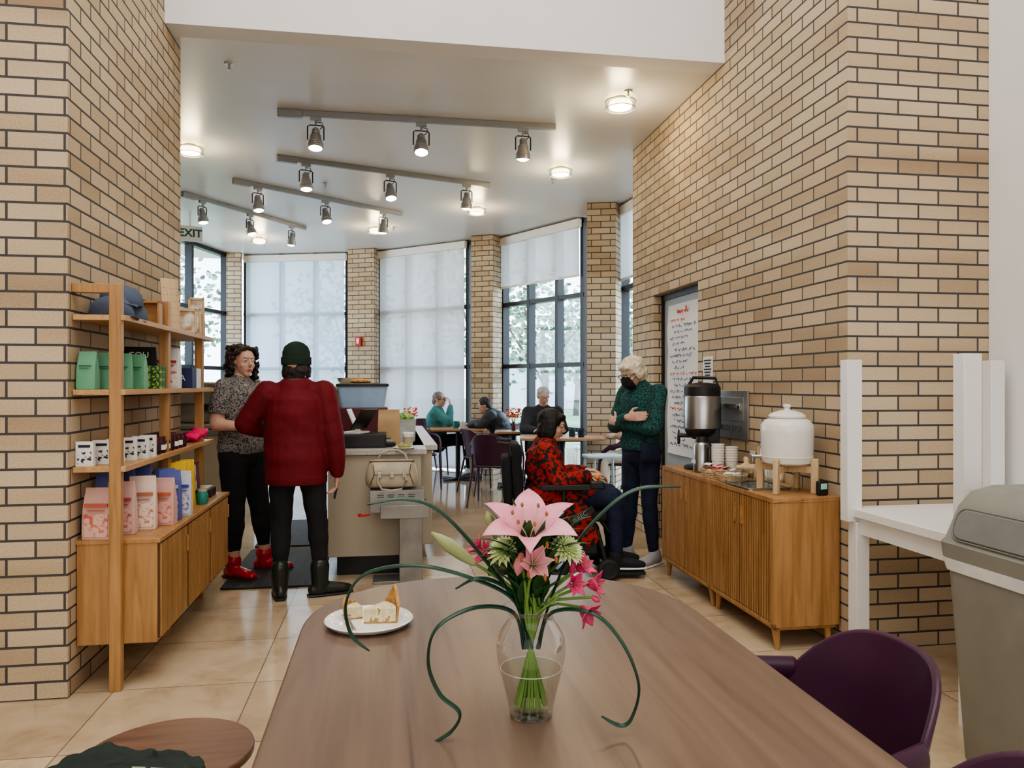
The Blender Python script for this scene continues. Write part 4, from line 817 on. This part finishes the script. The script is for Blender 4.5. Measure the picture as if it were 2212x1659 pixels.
def sit():
    J=dict(pel=V3(0,0,.55),chest=V3(0,-.03,.84),neck=V3(0,-.01,1.02),head=V3(0,.03,1.15),hd=V3(0,1,-.1))
    for n,s in (('L',-1),('R',1)):
        J['sh'+n]=V3(s*.17,-.01,.97); J['el'+n]=V3(s*.22,.08,.74); J['wr'+n]=V3(s*.14,.31,.79); J['hip'+n]=V3(s*.09,.02,.54); J['kn'+n]=V3(s*.11,.45,.53); J['an'+n]=V3(s*.11,.45,.09); J['toe'+n]=V3(s*.12,.6,.04)
        J['hv'+n]=V3(-s*.3,1,0); J['hn'+n]=V3(0,0,-1)
    return J
def hand(w,d,nr,ts,curl=.5,k=1):
    d=d.normalized(); nr=(nr-d*nr.dot(d)).normalized(); ac=d.cross(nr).normalized(); R_=[]
    R_.append(tube([(w,.024*k,.019*k),(w+d*.035*k,.034*k,.016*k),(w+d*.082*k,.038*k,.013*k)],side=ac))
    for i,(o,L) in enumerate(((.030,.062),(.010,.074),(-.010,.069),(-.029,.054))):
        p=w+d*.085*k+ac*(o*ts*k); a=0; P=[p-d*.02*k,p]
        for sgm in (.42,.33,.25):
            a+=curl; dd=d*cos(a)+nr*sin(a); p=p+dd*(L*sgm*1.2*k); P.append(p)
        R_.append(tube([(q_,.0088*k-.0005*j,.0088*k-.0005*j) for j,q_ in enumerate(P)],side=ac,n=8))
    b=w+d*.03*k+ac*(ts*.028*k); t1=b+(d*.6+ac*ts*.8+nr*.25).normalized()*.042*k; t2=t1+(d*.95+ac*ts*.2+nr*.35).normalized()*.032*k
    R_.append(tube([(b,.013*k,.013*k),(t1,.0105*k,.0105*k),(t2,.008*k,.008*k)],n=8)); return R_
def person(label,loc,rz,J,top,bottom,shoe='shoe',mTop=None,mBot=None,mShoe=None,mSole=None,g=1,bulk=.016,hem=.05,cuff=1.0,vox=.0065,hands=True,headk=1,shoeh=.10,shaft=.048,pend=.10,amp=.006,collar=None,boxy=0):
    root=thing('person',label,'person',loc,rz); S=(J['shR']-J['shL']).normalized()
    pel,ch,nk,hd=J['pel'],J['chest'],J['neck'],J['head']; dn=(pel-ch).normalized()
    def torso(ex,low=.07,hi=.88,flat=False):
        g_=g; w=.140+boxy*.02
        st=[(pel+dn*low,(.150*g_+ex),.105*g_+ex),(pel+dn*min(0,low-.03),.160*g_+ex,.115*g_+ex),(pel.lerp(ch,.45),w*g_+ex,.10*g_+ex),(ch,.155*g_+ex,.112*g_+ex),(ch.lerp(nk,.5),.150*g_+ex,.098*g_+ex),(ch.lerp(nk,hi),.095+ex,.065+ex)]
        return tube(st,side=S,n=22,cap0=not flat)
    f=J['hd'].normalized(); sd=f.cross(V3(0,0,1)).normalized(); u=sd.cross(f).normalized(); k=headk
    ax=(sd,f,u)
    H=[ell(hd+u*.022*k-f*.012*k,ax,(.074*k,.092*k,.090*k),18),ell(hd-u*.032*k+f*.022*k,ax,(.058*k,.064*k,.074*k),16),ell(hd-u*.088*k+f*.055*k,ax,(.028*k,.024*k,.022*k)),
       tube([(hd+u*.012*k+f*.082*k,.008*k,.008*k),(hd-u*.02*k+f*.104*k,.012*k,.010*k),(hd-u*.028*k+f*.094*k,.016*k,.008*k)],side=sd,n=10),
       tube([(hd+u*.03*k+f*.078*k-sd*.035*k,.008*k,.008*k),(hd+u*.032*k+f*.084*k,.008*k,.008*k),(hd+u*.03*k+f*.078*k+sd*.035*k,.008*k,.008*k)],n=8),
       ell(hd-u*.058*k+f*.078*k,ax,(.022*k,.012*k,.010*k),10),ell(hd-u*.028*k+f*.058*k+sd*.034*k,ax,(.022*k,.018*k,.022*k),10),ell(hd-u*.028*k+f*.058*k-sd*.034*k,ax,(.022*k,.018*k,.022*k),10)]
    for s_ in (-1,1): H.append(ell(hd+sd*(s_*.075*k)-f*.008*k-u*.008*k,ax,(.010*k,.018*k,.031*k),10))
    B=[torso(0)]+H+[cp(nk-V3(0,0,.03),.055,hd-u*.05*k-f*.015*k,.052*k)]
    B.append(cp(J['shL'],.05,J['shR'],.05))
    for n in 'LR':
        B+=[cp(J['sh'+n],.052*g,J['el'+n],.040*g),cp(J['el'+n],.040*g,J['wr'+n],.026),cp(J['hip'+n],.085*g,J['kn'+n],.055*g),cp(J['kn'+n],.050*g,J['an'+n],.034),cp(J['an'+n]-V3(0,0,.03),.030,J['toe'+n]-V3(0,0,.012)-(J['toe'+n]-J['an'+n])*.1,.018)]
        if hands: 
            s_=1 if n=='R' else -1
            hv=J['hv'+n].normalized(); hn=J['hn'+n]; ac=hv.cross((hn-hv*hn.dot(hv)).normalized()); 
            up=J.get('th'+n,V3(0,.6,.8)); ts=1 if ac.dot(up)>0 else -1
            B+=hand(J['wr'+n],hv,hn,ts,J.get('curl',.45))
    body=remesh('body',B,mSkin,root,vox,3)
    for s_ in (-1,1):
        ec=hd+u*.010*k+f*.0765*k+sd*(s_*.030*k)
        eb=mk('eye',[ell(ec,ax,(.0135*k,.010*k,.0075*k),12)],mEyeW,root); mk('iris',[ell(ec+f*.0075*k,ax,(.0055*k,.004*k,.0055*k),10)],mEyeD,eb)
    mk('mouth',[ell(hd-u*.054*k+f*.087*k,ax,(.022*k,.006*k,.0035*k),10),ell(hd-u*.061*k+f*.087*k,ax,(.018*k,.006*k,.004*k),10)],mLip,root)
    T=[torso(bulk,hem,.80,True),cp(J['shL'],.050*g+bulk*.5,J['shR'],.050*g+bulk*.5)]
    for n in 'LR':
        wr=J['el'+n].lerp(J['wr'+n],.93)
        if cuff>=1: T+=[cp(J['sh'+n],.052*g+bulk*.8,J['el'+n],.042*g+bulk*.9),tube([(J['el'+n],.042*g+bulk*.9,.042*g+bulk*.9),(J['el'+n].lerp(J['wr'+n],.6),.035+bulk*.9,.035+bulk*.9),(wr,.028+bulk*.6,.028+bulk*.6)])]
        else: T.append(cyl(J['sh'+n],J['sh'+n].lerp(J['el'+n],cuff+.0001),.055*g+bulk,.05*g+bulk))
    remesh(top,T,mTop,root,vox*1.2,4,amp,8,amp*.3,26,seed=len(label))
    if collar: mk('collar',[tube([(nk+V3(0,0,-.03),.085,.08),(nk+V3(0,0,.035),.072,.07)],side=S,cap=False)],collar,root)
    Pn=[tube([(pel+dn*.06,.155*g+.008,.11*g+.008),(pel-dn*.03,.158*g+.006,.113*g+.004),(pel-dn*.05,.150*g+.003,.107*g+.001)],side=S,n=18)]
    for n in 'LR': Pn+=[cp(J['hip'+n],.088*g+.004,J['kn'+n],.06*g+.004),tube([(J['kn'+n],.06*g+.004,.06*g+.004),(J['kn'+n].lerp(J['an'+n],.35),.054*g+.006,.056*g+.006),(J['an'+n].lerp(J['kn'+n],pend),.044,.044)])]
    remesh(bottom,Pn,mBot,root,vox*1.3,4,.006,9,seed=3)
    for n in 'LR':
        an,to=J['an'+n],J['toe'+n]; dr=(to-an); dr.z=0; dr.normalize(); z0=min(an.z-.09,to.z-.04); 
        def P(a,z): return V3(an.x,an.y,z0)+dr*a+V3(0,0,z)
        sidev=dr.cross(V3(0,0,1))
        sh=[tube([(P(-.055,.045),.036,.038),(P(0,.05),.042,.046),(P(.07,.045),.047,.040),(P(.14,.038),.048,.032),(P(.18,.034),.036,.025)],side=sidev),tube([(P(-.01,.05),.048,.052),(P(-.012,shoeh),shaft,shaft*1.08)],side=sidev)]
        so=remesh(shoe,sh,mShoe,root,.008,2)
        mk('sole',[tube([(P(-.09,.010),.030,.012),(P(-.03,.010),.042,.012),(P(.08,.010),.050,.012),(P(.16,.010),.046,.012),(P(.205,.012),.028,.010)],side=sidev,cap=False)],mSole or mBlackP,so)
    return root,ax
def glasses(root,hd,ax,k=1,mat=None):
    sd,f,u=ax; m=mat or mBlackP; c=hd+u*.008*k+f*.100*k
    mk('glasses',[ring(c+sd*.032,.021,.0022,f),ring(c-sd*.032,.021,.0022,f),wire([c-sd*.011,c+sd*.011],.002,6)]+[wire([c+sd*(s_*.053),hd+sd*(s_*.077)-f*.005+u*.01],.002,6) for s_ in (-1,1)],m,root)
def hair(root,raws,c,vox=.008,amp=.012,fs=25,amp2=.006,fs2=60,name='hair',it=1):
    remesh(name,raws,M('hair_%d'%random.randint(0,9999),c,.6,var=.4,scale=40,bmp=.6,bs=120),root,vox,it,amp,fs,amp2,fs2)
# person 1
J=stand(1.66); J['hd']=V3(.42,1,-.08); J['elR']=V3(.24,-.02,1.10); J['wrR']=V3(.16,.22,1.08); J['hvR']=V3(-.4,1,0); J['hnR']=V3(0,0,-1); J['elL']=V3(-.24,.02,1.1); J['wrL']=V3(-.12,.24,1.08); J['hvL']=V3(.4,1,0); J['hnL']=V3(0,0,-1)
J['anL']=V3(-.20,.06,.09); J['toeL']=V3(-.24,.20,.04); J['knL']=V3(-.14,.05,.49); J['anR']=V3(.08,.0,.09); J['toeR']=V3(.10,.15,.04)
mLeo=speckle('leopard_print_cloth',(.035,.032,.033),(.24,.22,.205),95,.47,.9,.04)
mRedB=M('red_boot_leather',(.40,.018,.035),.18)
r1,ax=person('person with curly brown hair, leopard print tee and red boots, talking',(-1.95,5.47,0),radians(-108),J,'leopard_print_shirt','black_trousers','ankle_boot',mLeo,mBlackCloth,mRedB,M('dark_sole',(.05,.01,.012),.6),g=1.16,bulk=.014,hem=.05,cuff=.75,shoeh=.13,shaft=.057,pend=.28)
rr_=random.Random(5); hd=J['head']; sd,f,u=ax; raws=[ell(hd+u*.035-f*.035,ax,(.088,.09,.088))]
for i in range(110):
    a=rr_.uniform(-.12*pi,1.12*pi); zz=rr_.uniform(-.16,.10); rad=.085+.022*(1-abs(zz+.05)/.2)
    raws.append(ell(hd+sd*(rad*cos(a))-f*(rad*sin(a)*1.0+.015)+u*zz,ax,[rr_.uniform(.014,.025)]*3,8))
for i in range(14):
    a=i/13*pi; raws.append(ell(hd+sd*(.078*cos(a))+f*.050+u*(.055+.042*sin(a)),ax,[.017]*3,8))
hair(r1,raws,(.030,.015,.010),.007,.014,30,.006,80)
# person 2
J=stand(1.62); J['hd']=V3(.15,1,0); J['elL']=V3(-.32,.03,1.13); J['wrL']=V3(-.20,.22,1.06); J['hvL']=V3(.5,1,0); J['hnL']=V3(0,0,-1)
J['shR']=V3(.175,-.01,1.325); J['shL']=V3(-.175,-.01,1.325); J['elR']=V3(.235,-.02,1.03); J['wrR']=V3(.26,.03,.79); J['hvR']=V3(-.1,.25,-1); J['anL']=V3(-.10,-.02,.09); J['toeL']=V3(-.13,.12,.04); J['anR']=V3(.16,.0,.09); J['toeR']=V3(.29,.05,.04); J['knR']=V3(.13,.02,.48)
mBurg=M('burgundy_nylon',(.135,.008,.013),.72,var=.10,scale=4,bmp=.10,bs=7,spec=.3); mGreyK=M('grey_brown_fleece',(.09,.07,.06),.9,bmp=.4)
r2,ax=person('person in burgundy bomber jacket and dark beanie, seen from behind',(-1.40,4.93,0),radians(8),J,'burgundy_jacket','black_leggings','black_boot',mBurg,mBlackCloth,M('black_boot_leather',(.015,.02,.016),.3),None,g=1.05,bulk=.034,hem=.17,shoeh=.2,shaft=.058,pend=.25,amp=.007,collar=mGreyK,boxy=1.3)
hd=J['head']; sd,f,u=ax; mBean=M('dark_green_knit',(.012,.028,.018),.95,var=.3,bmp=.6,bs=60)
mk('beanie',[xf(lathe([(.088,.0),(.092,.03),(.092,.045),(.088,.048),(.088,.08),(.075,.115),(.045,.14),(.015,.15),(0,.152)],32),Matrix.Translation(hd-f*.012+u*.0))]+[xf(lathe([(.09,-.004),(.096,.0),(.096,.045),(.09,.05)],32),Matrix.Translation(hd-f*.012))],mBean,r2)
hair(r2,[tube([(hd-f*.05-u*.0,.078,.04),(hd-f*.06-u*.05,.082,.04),(hd-f*.05-u*.09,.068,.035)],side=sd),tube([(hd+sd*.07,.02,.03),(hd+sd*.076-u*.07,.018,.03)],side=sd),tube([(hd-sd*.07,.02,.03),(hd-sd*.076-u*.07,.018,.03)],side=sd)],(.02,.014,.012),amp=.006)
W_=J['elR'].lerp(J['wrR'],.92); mk('cuff_band',[cyl(W_+V3(0,-.002,.03),W_,.049,.044)],mBurg,r2)
mk('waistband',[tube([(V3(0,0,.735),.190,.142),(V3(0,0,.745),.196,.148),(V3(0,0,.785),.198,.150),(V3(0,0,.79),.19,.142)],side=(1,0,0),cap=False,n=28)],mBurg,r2)
ph=thing('phone','dark phone held in a hand','phone',(0,0,0)); ph.location=(-1.40+.235,4.93+.10,.685); ph.rotation_euler=(.2,.2,.3); mk('phone_body',bx((0,0,0),(.012,.07,.12)),mBlackP,ph,bev=.004)
# person 3
J=stand(1.60); J['neck']=V3(0,.03,1.365); J['head']=V3(0,.10,1.465); J['hd']=V3(.05,1,-.55); J['chest']=V3(0,.0,1.19)
J['elL']=V3(-.20,.08,1.05); J['wrL']=V3(.06,.20,1.085); J['elR']=V3(.20,.08,1.05); J['wrR']=V3(-.06,.225,1.13); J['hvL']=V3(1,-.15,.2); J['hnL']=V3(0,-1,0); J['hvR']=V3(-1,-.25,.1); J['hnR']=V3(0,-1,0); J['thL']=V3(0,0,1); J['thR']=V3(0,0,1); J['curl']=.35
J['anR']=V3(.10,.06,.09); J['toeR']=V3(.12,.2,.04)
mTealK=speckle('teal_knit',(.005,.022,.022),(.028,.12,.11),110,.5,.95,.08)
mNavy=M('dark_denim',(.010,.014,.035),.85,var=.25,scale=30,bmp=.2)
r3,ax=person('person with white hair, black mask and teal sweater, arms crossed',(1.0,5.87,0),radians(128),J,'teal_sweater','dark_jeans','sneaker',mTealK,mNavy,M('grey_sneaker',(.35,.35,.36),.6),mWhite,g=.98,bulk=.024,hem=.03,amp=.010,collar=mTealK)
hd=J['head']; sd,f,u=ax
hair(r3,[ell(hd+u*.045-f*.02,ax,(.094,.104,.085)),ell(hd-f*.05-u*.015,ax,(.09,.065,.095)),ell(hd+sd*.07+u*.0-f*.01,ax,(.028,.05,.06)),ell(hd-sd*.07+u*.0-f*.01,ax,(.028,.05,.06)),ell(hd+f*.06+u*.08,ax,(.06,.035,.03))],(.66,.58,.44),.006,.008,18,.003,70,it=2)
mk('face_mask',[tube([(hd-u*.012+f*.088,.052,.022),(hd-u*.05+f*.085,.060,.032),(hd-u*.085+f*.062,.048,.028)],side=sd)]+[wire([hd-u*.03+f*.075+sd*(s_*.05),hd+u*.0-f*.005+sd*(s_*.082)],.002,6) for s_ in(-1,1)],M('black_mask',(.01,.01,.012),.8),r3); glasses(r3,hd+u*.006,ax)
pu=thing('shoulder_bag','small dark shoulder bag hanging on a long strap','bag',(1.04,5.70,.80),radians(20)); mk('pouch',loft([rr(0,.07,.02,.02),rr(.02,.08,.03,.02),rr(.13,.075,.025,.02),rr(.14,.07,.02,.02)]),mNavy,pu); mk('strap',[tube([((-.06,0,.13),.008,.002),((-.03,-.04,.35),.008,.002),((.06,.04,.56),.008,.002)]),tube([((.06,0,.13),.008,.002),((.10,.06,.35),.008,.002),((.06,.04,.56),.008,.002)])],mBlackP,pu)
# person 4: wheelchair user
J=sit(); J['pel']=V3(0,.02,.56); J['chest']=V3(0,-.02,.80); J['neck']=V3(0,-.01,.965); J['head']=V3(0,.04,1.080); J['hd']=V3(.14,1,-.22)
for n,s in (('L',-1),('R',1)):
    J['sh'+n]=V3(s*.17,-.02,.915); J['el'+n]=V3(s*.24,.07,.69); J['wr'+n]=V3(s*.15,.29,.735); J['kn'+n]=V3(s*.12,.47,.575); J['an'+n]=V3(s*.11,.50,.145); J['toe'+n]=V3(s*.11,.645,.095); J['hip'+n]=V3(s*.09,.03,.55)
mRedP=speckle('red_black_print',(.012,.006,.006),(.36,.018,.012),34,.50,.85,.03)
mDen=M('blue_denim',(.012,.018,.05),.85,var=.25,scale=30,bmp=.2)
WL=(.25,5.52,0)
r4,ax=person('person with black bob and red black jacket seated in wheelchair',WL,radians(-88),J,'red_patterned_jacket','blue_jeans','black_sneaker',mRedP,mDen,M('black_knit_shoe',(.015,.017,.02),.8),mWhite,g=1.06,bulk=.024,hem=.04,amp=.012)
remesh('jacket_skirt',[tube([((.0,-.01,.56),.21,.15),((0,.12,.60),.21,.115),((0,.28,.61),.20,.10)],side=(1,0,0)),tube([((.19,.10,.60),.035,.10),((.225,.18,.46),.025,.12),((.235,.26,.34),.02,.09),((.235,.31,.27),.014,.05)],side=(1,0,0))],mRedP,r4,.009,3,.01,12)
hd=J['head']; sd,f,u=ax
hair(r4,[ell(hd+u*.035-f*.022,ax,(.088,.10,.088)),tube([(hd-f*.05+u*.02,.088,.05),(hd-f*.055-u*.06,.09,.05),(hd-f*.04-u*.115,.075,.035)],side=sd),tube([(hd+sd*.072+u*.03-f*.01,.02,.05),(hd+sd*.078-u*.05-f*.005,.02,.048),(hd+sd*.07-u*.10-f*.01,.016,.035)],side=f.cross(u)),tube([(hd-sd*.072+u*.03-f*.01,.02,.05),(hd-sd*.078-u*.05-f*.005,.02,.048),(hd-sd*.07-u*.10-f*.01,.016,.035)],side=f.cross(u)),ell(hd+f*.055+u*.072,ax,(.07,.035,.028))],(.006,.004,.004),.006,.003,20,.001,70,it=3); glasses(r4,hd,ax)
wc=thing('wheelchair','black power wheelchair with orange joystick knob','wheelchair',WL,radians(-88))
mk('seat',bx((0,.16,.45),(.46,.50,.07)),mBlackCloth,wc,bev=.02); mk('backrest',[xf(bx((0,0,.25),(.42,.07,.58)),Matrix.Translation((0,-.20,.42))@Matrix.Rotation(.06,4,'X')),xf(bx((0,-.07,.28),(.36,.07,.34)),Matrix.Translation((0,-.20,.42))@Matrix.Rotation(.06,4,'X'))],mBlackCloth,wc,bev=.025)
for s_ in (-1,1):
    mk('push_handle',wire([(s_*.18,-.26,.88),(s_*.18,-.28,.96),(s_*.18,-.36,.97)],.014),mBlackP,wc)
    mk('armrest',[bx((s_*.27,.12,.665),(.06,.36,.035)),cyl((s_*.27,-.12,.66),(s_*.27,-.16,.42),.014),cyl((s_*.27,.1,.65),(s_*.27,.1,.42),.014)],mBlackP,wc,bev=.004)
    mk('wheel',[ring((s_*.27,-.02,.20),.165,.036,(1,0,0),32),cyl((s_*.25,-.02,.20),(s_*.29,-.02,.20),.10),cyl((s_*.235,-.02,.20),(s_*.305,-.02,.20),.03)]+[wire([(s_*.29,-.02,.20),(s_*.29,-.02+.15*cos(a),.20+.15*sin(a))],.012) for a in (0,1.26,2.51,3.77,5.03)],mRubber,wc)
    mk('caster',[ring((s_*.22,.42,.08),.056,.024,(1,0,0),24),cyl((s_*.20,.42,.08),(s_*.24,.42,.08),.045),cyl((s_*.22,.40,.14),(s_*.22,.34,.36),.014)],mRubber,wc)
    mk('caster',[ring((s_*.2,-.36,.07),.048,.022,(1,0,0),24),cyl((s_*.18,-.36,.07),(s_*.22,-.36,.07),.04),cyl((s_*.2,-.33,.1),(s_*.2,-.2,.3),.014)],mRubber,wc)
    mk('footrest',[wire([(s_*.13,.36,.44),(s_*.13,.46,.30),(s_*.13,.52,.07)],.014),bx((s_*.11,.58,.040),(.13,.22,.022))],mBlack,wc)
mk('chassis',[bx((0,.06,.28),(.40,.60,.22)),bx((0,.1,.41),(.3,.4,.08)),bx((.22,.05,.36),(.05,.4,.12)),bx((0,-.27,.42),(.3,.12,.22))],mBlackP,wc,bev=.03); jb=mk('joystick_box',bx((.27,.33,.68),(.07,.1,.05)),mBlackP,wc,bev=.01); mk('joystick',[cyl((.27,.33,.70),(.27,.33,.725),.006),sph((.27,.33,.735),(.022,.022,.018))],M('orange_knob',(.8,.22,.04),.5),jb)
mk('side_strap',[xf(bx((0,0,0),(.004,.24,.045)),Matrix.Translation((.315,.20,.46))@Matrix.Rotation(.6,4,'X'))],mBlackP,wc); text('MSEEC',.045,mAlu,wc,(.319,.20,.46),(pi/2+0,-.6,pi/2))
# background seated people
J=sit(); J['wrR']=V3(.05,.20,1.06); J['elR']=V3(.2,.2,.82); J['hvR']=V3(0,-.2,1); J['hnR']=V3(0,-1,0); J['hd']=V3(.35,1,-.05)
J['anR']=V3(.05,.62,.22); J['toeR']=V3(.05,.77,.24); J['knR']=V3(.12,.46,.60)
mTeal2=M('teal_fleece',(.06,.20,.20),.9,var=.2,bmp=.3)
r5,ax=person('person in teal jacket and glasses seated eating at cafe table',(-1.10,11.25,0),radians(-95),J,'teal_jacket','dark_trousers','sneaker',mTeal2,mBlackCloth,mWhite,mWhite,g=1.1,bulk=.025,vox=.010,hem=.03)
hd=J['head']; sd,f,u=ax; hair(r5,[ell(hd+u*.03-f*.025,ax,(.086,.095,.09)),ell(hd-f*.08-u*.03,ax,(.05,.05,.06))],(.20,.17,.15),.011,.006); glasses(r5,hd,ax)
J=sit(); J['chest']=V3(0,.10,.82); J['neck']=V3(0,.22,.97); J['head']=V3(0,.30,1.07); J['hd']=V3(0,1,-.6)
for n,s in (('L',-1),('R',1)): J['sh'+n]=V3(s*.18,.19,.93); J['el'+n]=V3(s*.24,.32,.78); J['wr'+n]=V3(s*.12,.50,.80)
r6,ax=person('person in black puffer jacket hunched over the cafe table',(-.10,10.95,0),radians(83),J,'black_puffer_jacket','khaki_trousers','shoe',M('black_puffer',(.022,.026,.03),.5,bmp=.3,bs=15),M('khaki_cloth',(.30,.26,.19),.9),M('brown_shoe',(.10,.08,.07),.6),None,g=1.15,bulk=.04,vox=.011,hem=.03,amp=.015,collar=mBlackCloth)
hd=J['head']; sd,f,u=ax; hair(r6,[ell(hd+u*.03-f*.025,ax,(.084,.095,.088)),ell(hd-f*.05-u*.02,ax,(.075,.05,.06))],(.03,.025,.022),.011,.005)
J=sit(); J['head']=V3(0,.06,1.22); J['neck']=V3(0,0,1.08); J['chest']=V3(0,-.03,.88); J['hd']=V3(-.1,1,-.35)
for n,s in (('L',-1),('R',1)): J['sh'+n]=V3(s*.19,-.01,1.02); J['el'+n]=V3(s*.25,.12,.80); J['wr'+n]=V3(s*.12,.36,.80)
r7,ax=person('person with grey hair, glasses and dark jacket seated facing camera',(.40,9.88,0),pi+.08,J,'dark_jacket','dark_trousers','shoe',M('charcoal_jacket',(.03,.03,.035),.85,bmp=.2),mBlackCloth,mBlackP,None,g=1.15,bulk=.025,vox=.009)
hd=J['head']; sd,f,u=ax; hair(r7,[ell(hd+u*.05-f*.025,ax,(.086,.09,.075)),ell(hd-f*.04,ax,(.084,.05,.07))],(.42,.42,.42),.009,.006); glasses(r7,hd,ax)
J=sit()
r8,ax=person('person in tan top and cream trousers seated behind the standing person',(1.52,8.75,0),radians(80),J,'tan_top','cream_trousers','shoe',M('tan_cloth',(.45,.28,.2),.9),M('cream_cloth',(.62,.55,.45),.9),mWhite,mWhite,g=1.0,bulk=.016,vox=.011)
hd=J['head']; sd,f,u=ax; hair(r8,[ell(hd+u*.03-f*.025,ax,(.084,.095,.088))],(.35,.25,.15),.011,.005)
# ---------------- lights, world, camera ----------------
w=bpy.data.worlds.new('world'); bpy.context.scene.world=w; w.use_nodes=True; t=w.node_tree; bg=t.nodes['Background']
tc=t.nodes.new('ShaderNodeTexCoord'); sx=t.nodes.new('ShaderNodeSeparateXYZ'); t.links.new(tc.outputs['Generated'],sx.inputs[0]); r=ramp(t,sx.outputs[2],[(0.0,(.80,.90,1,1)),(.6,(.58,.78,1,1))]); t.links.new(r.outputs[0],bg.inputs[0]); bg.inputs[1].default_value=7.5
def area(name,loc,rot,sx_,sy_,pw,c):
    L=bpy.data.lights.new(name,'AREA'); L.shape='RECTANGLE'; L.size=sx_; L.size_y=sy_; L.energy=pw; L.color=c; o=bpy.data.objects.new(name,L); add(o,None,loc,rot); return o
area('lobby_overhead_fill',(-.2,1.6,5.9),(0,0,AN),4.5,4.5,225,(1,.975,.95))  # unseen fill lamp added above the lobby to brighten the near side
area('lobby_rear_fill',R(-.5,-3.3,2.8),(radians(90),0,AN),5,3.5,125,(1,.985,.965))  # unseen fill lamp added behind the camera, no window is built there
cam=bpy.data.cameras.new('camera'); cam.sensor_width=36; cam.lens=36*1640/2212; cam.clip_start=.02; co=bpy.data.objects.new('camera',cam); add(co,None,(0,0,1.38),(pi/2,0,0)); bpy.context.scene.camera=co
try: bpy.context.scene.view_settings.look='AgX - Medium High Contrast'
except Exception as ex: print(ex)
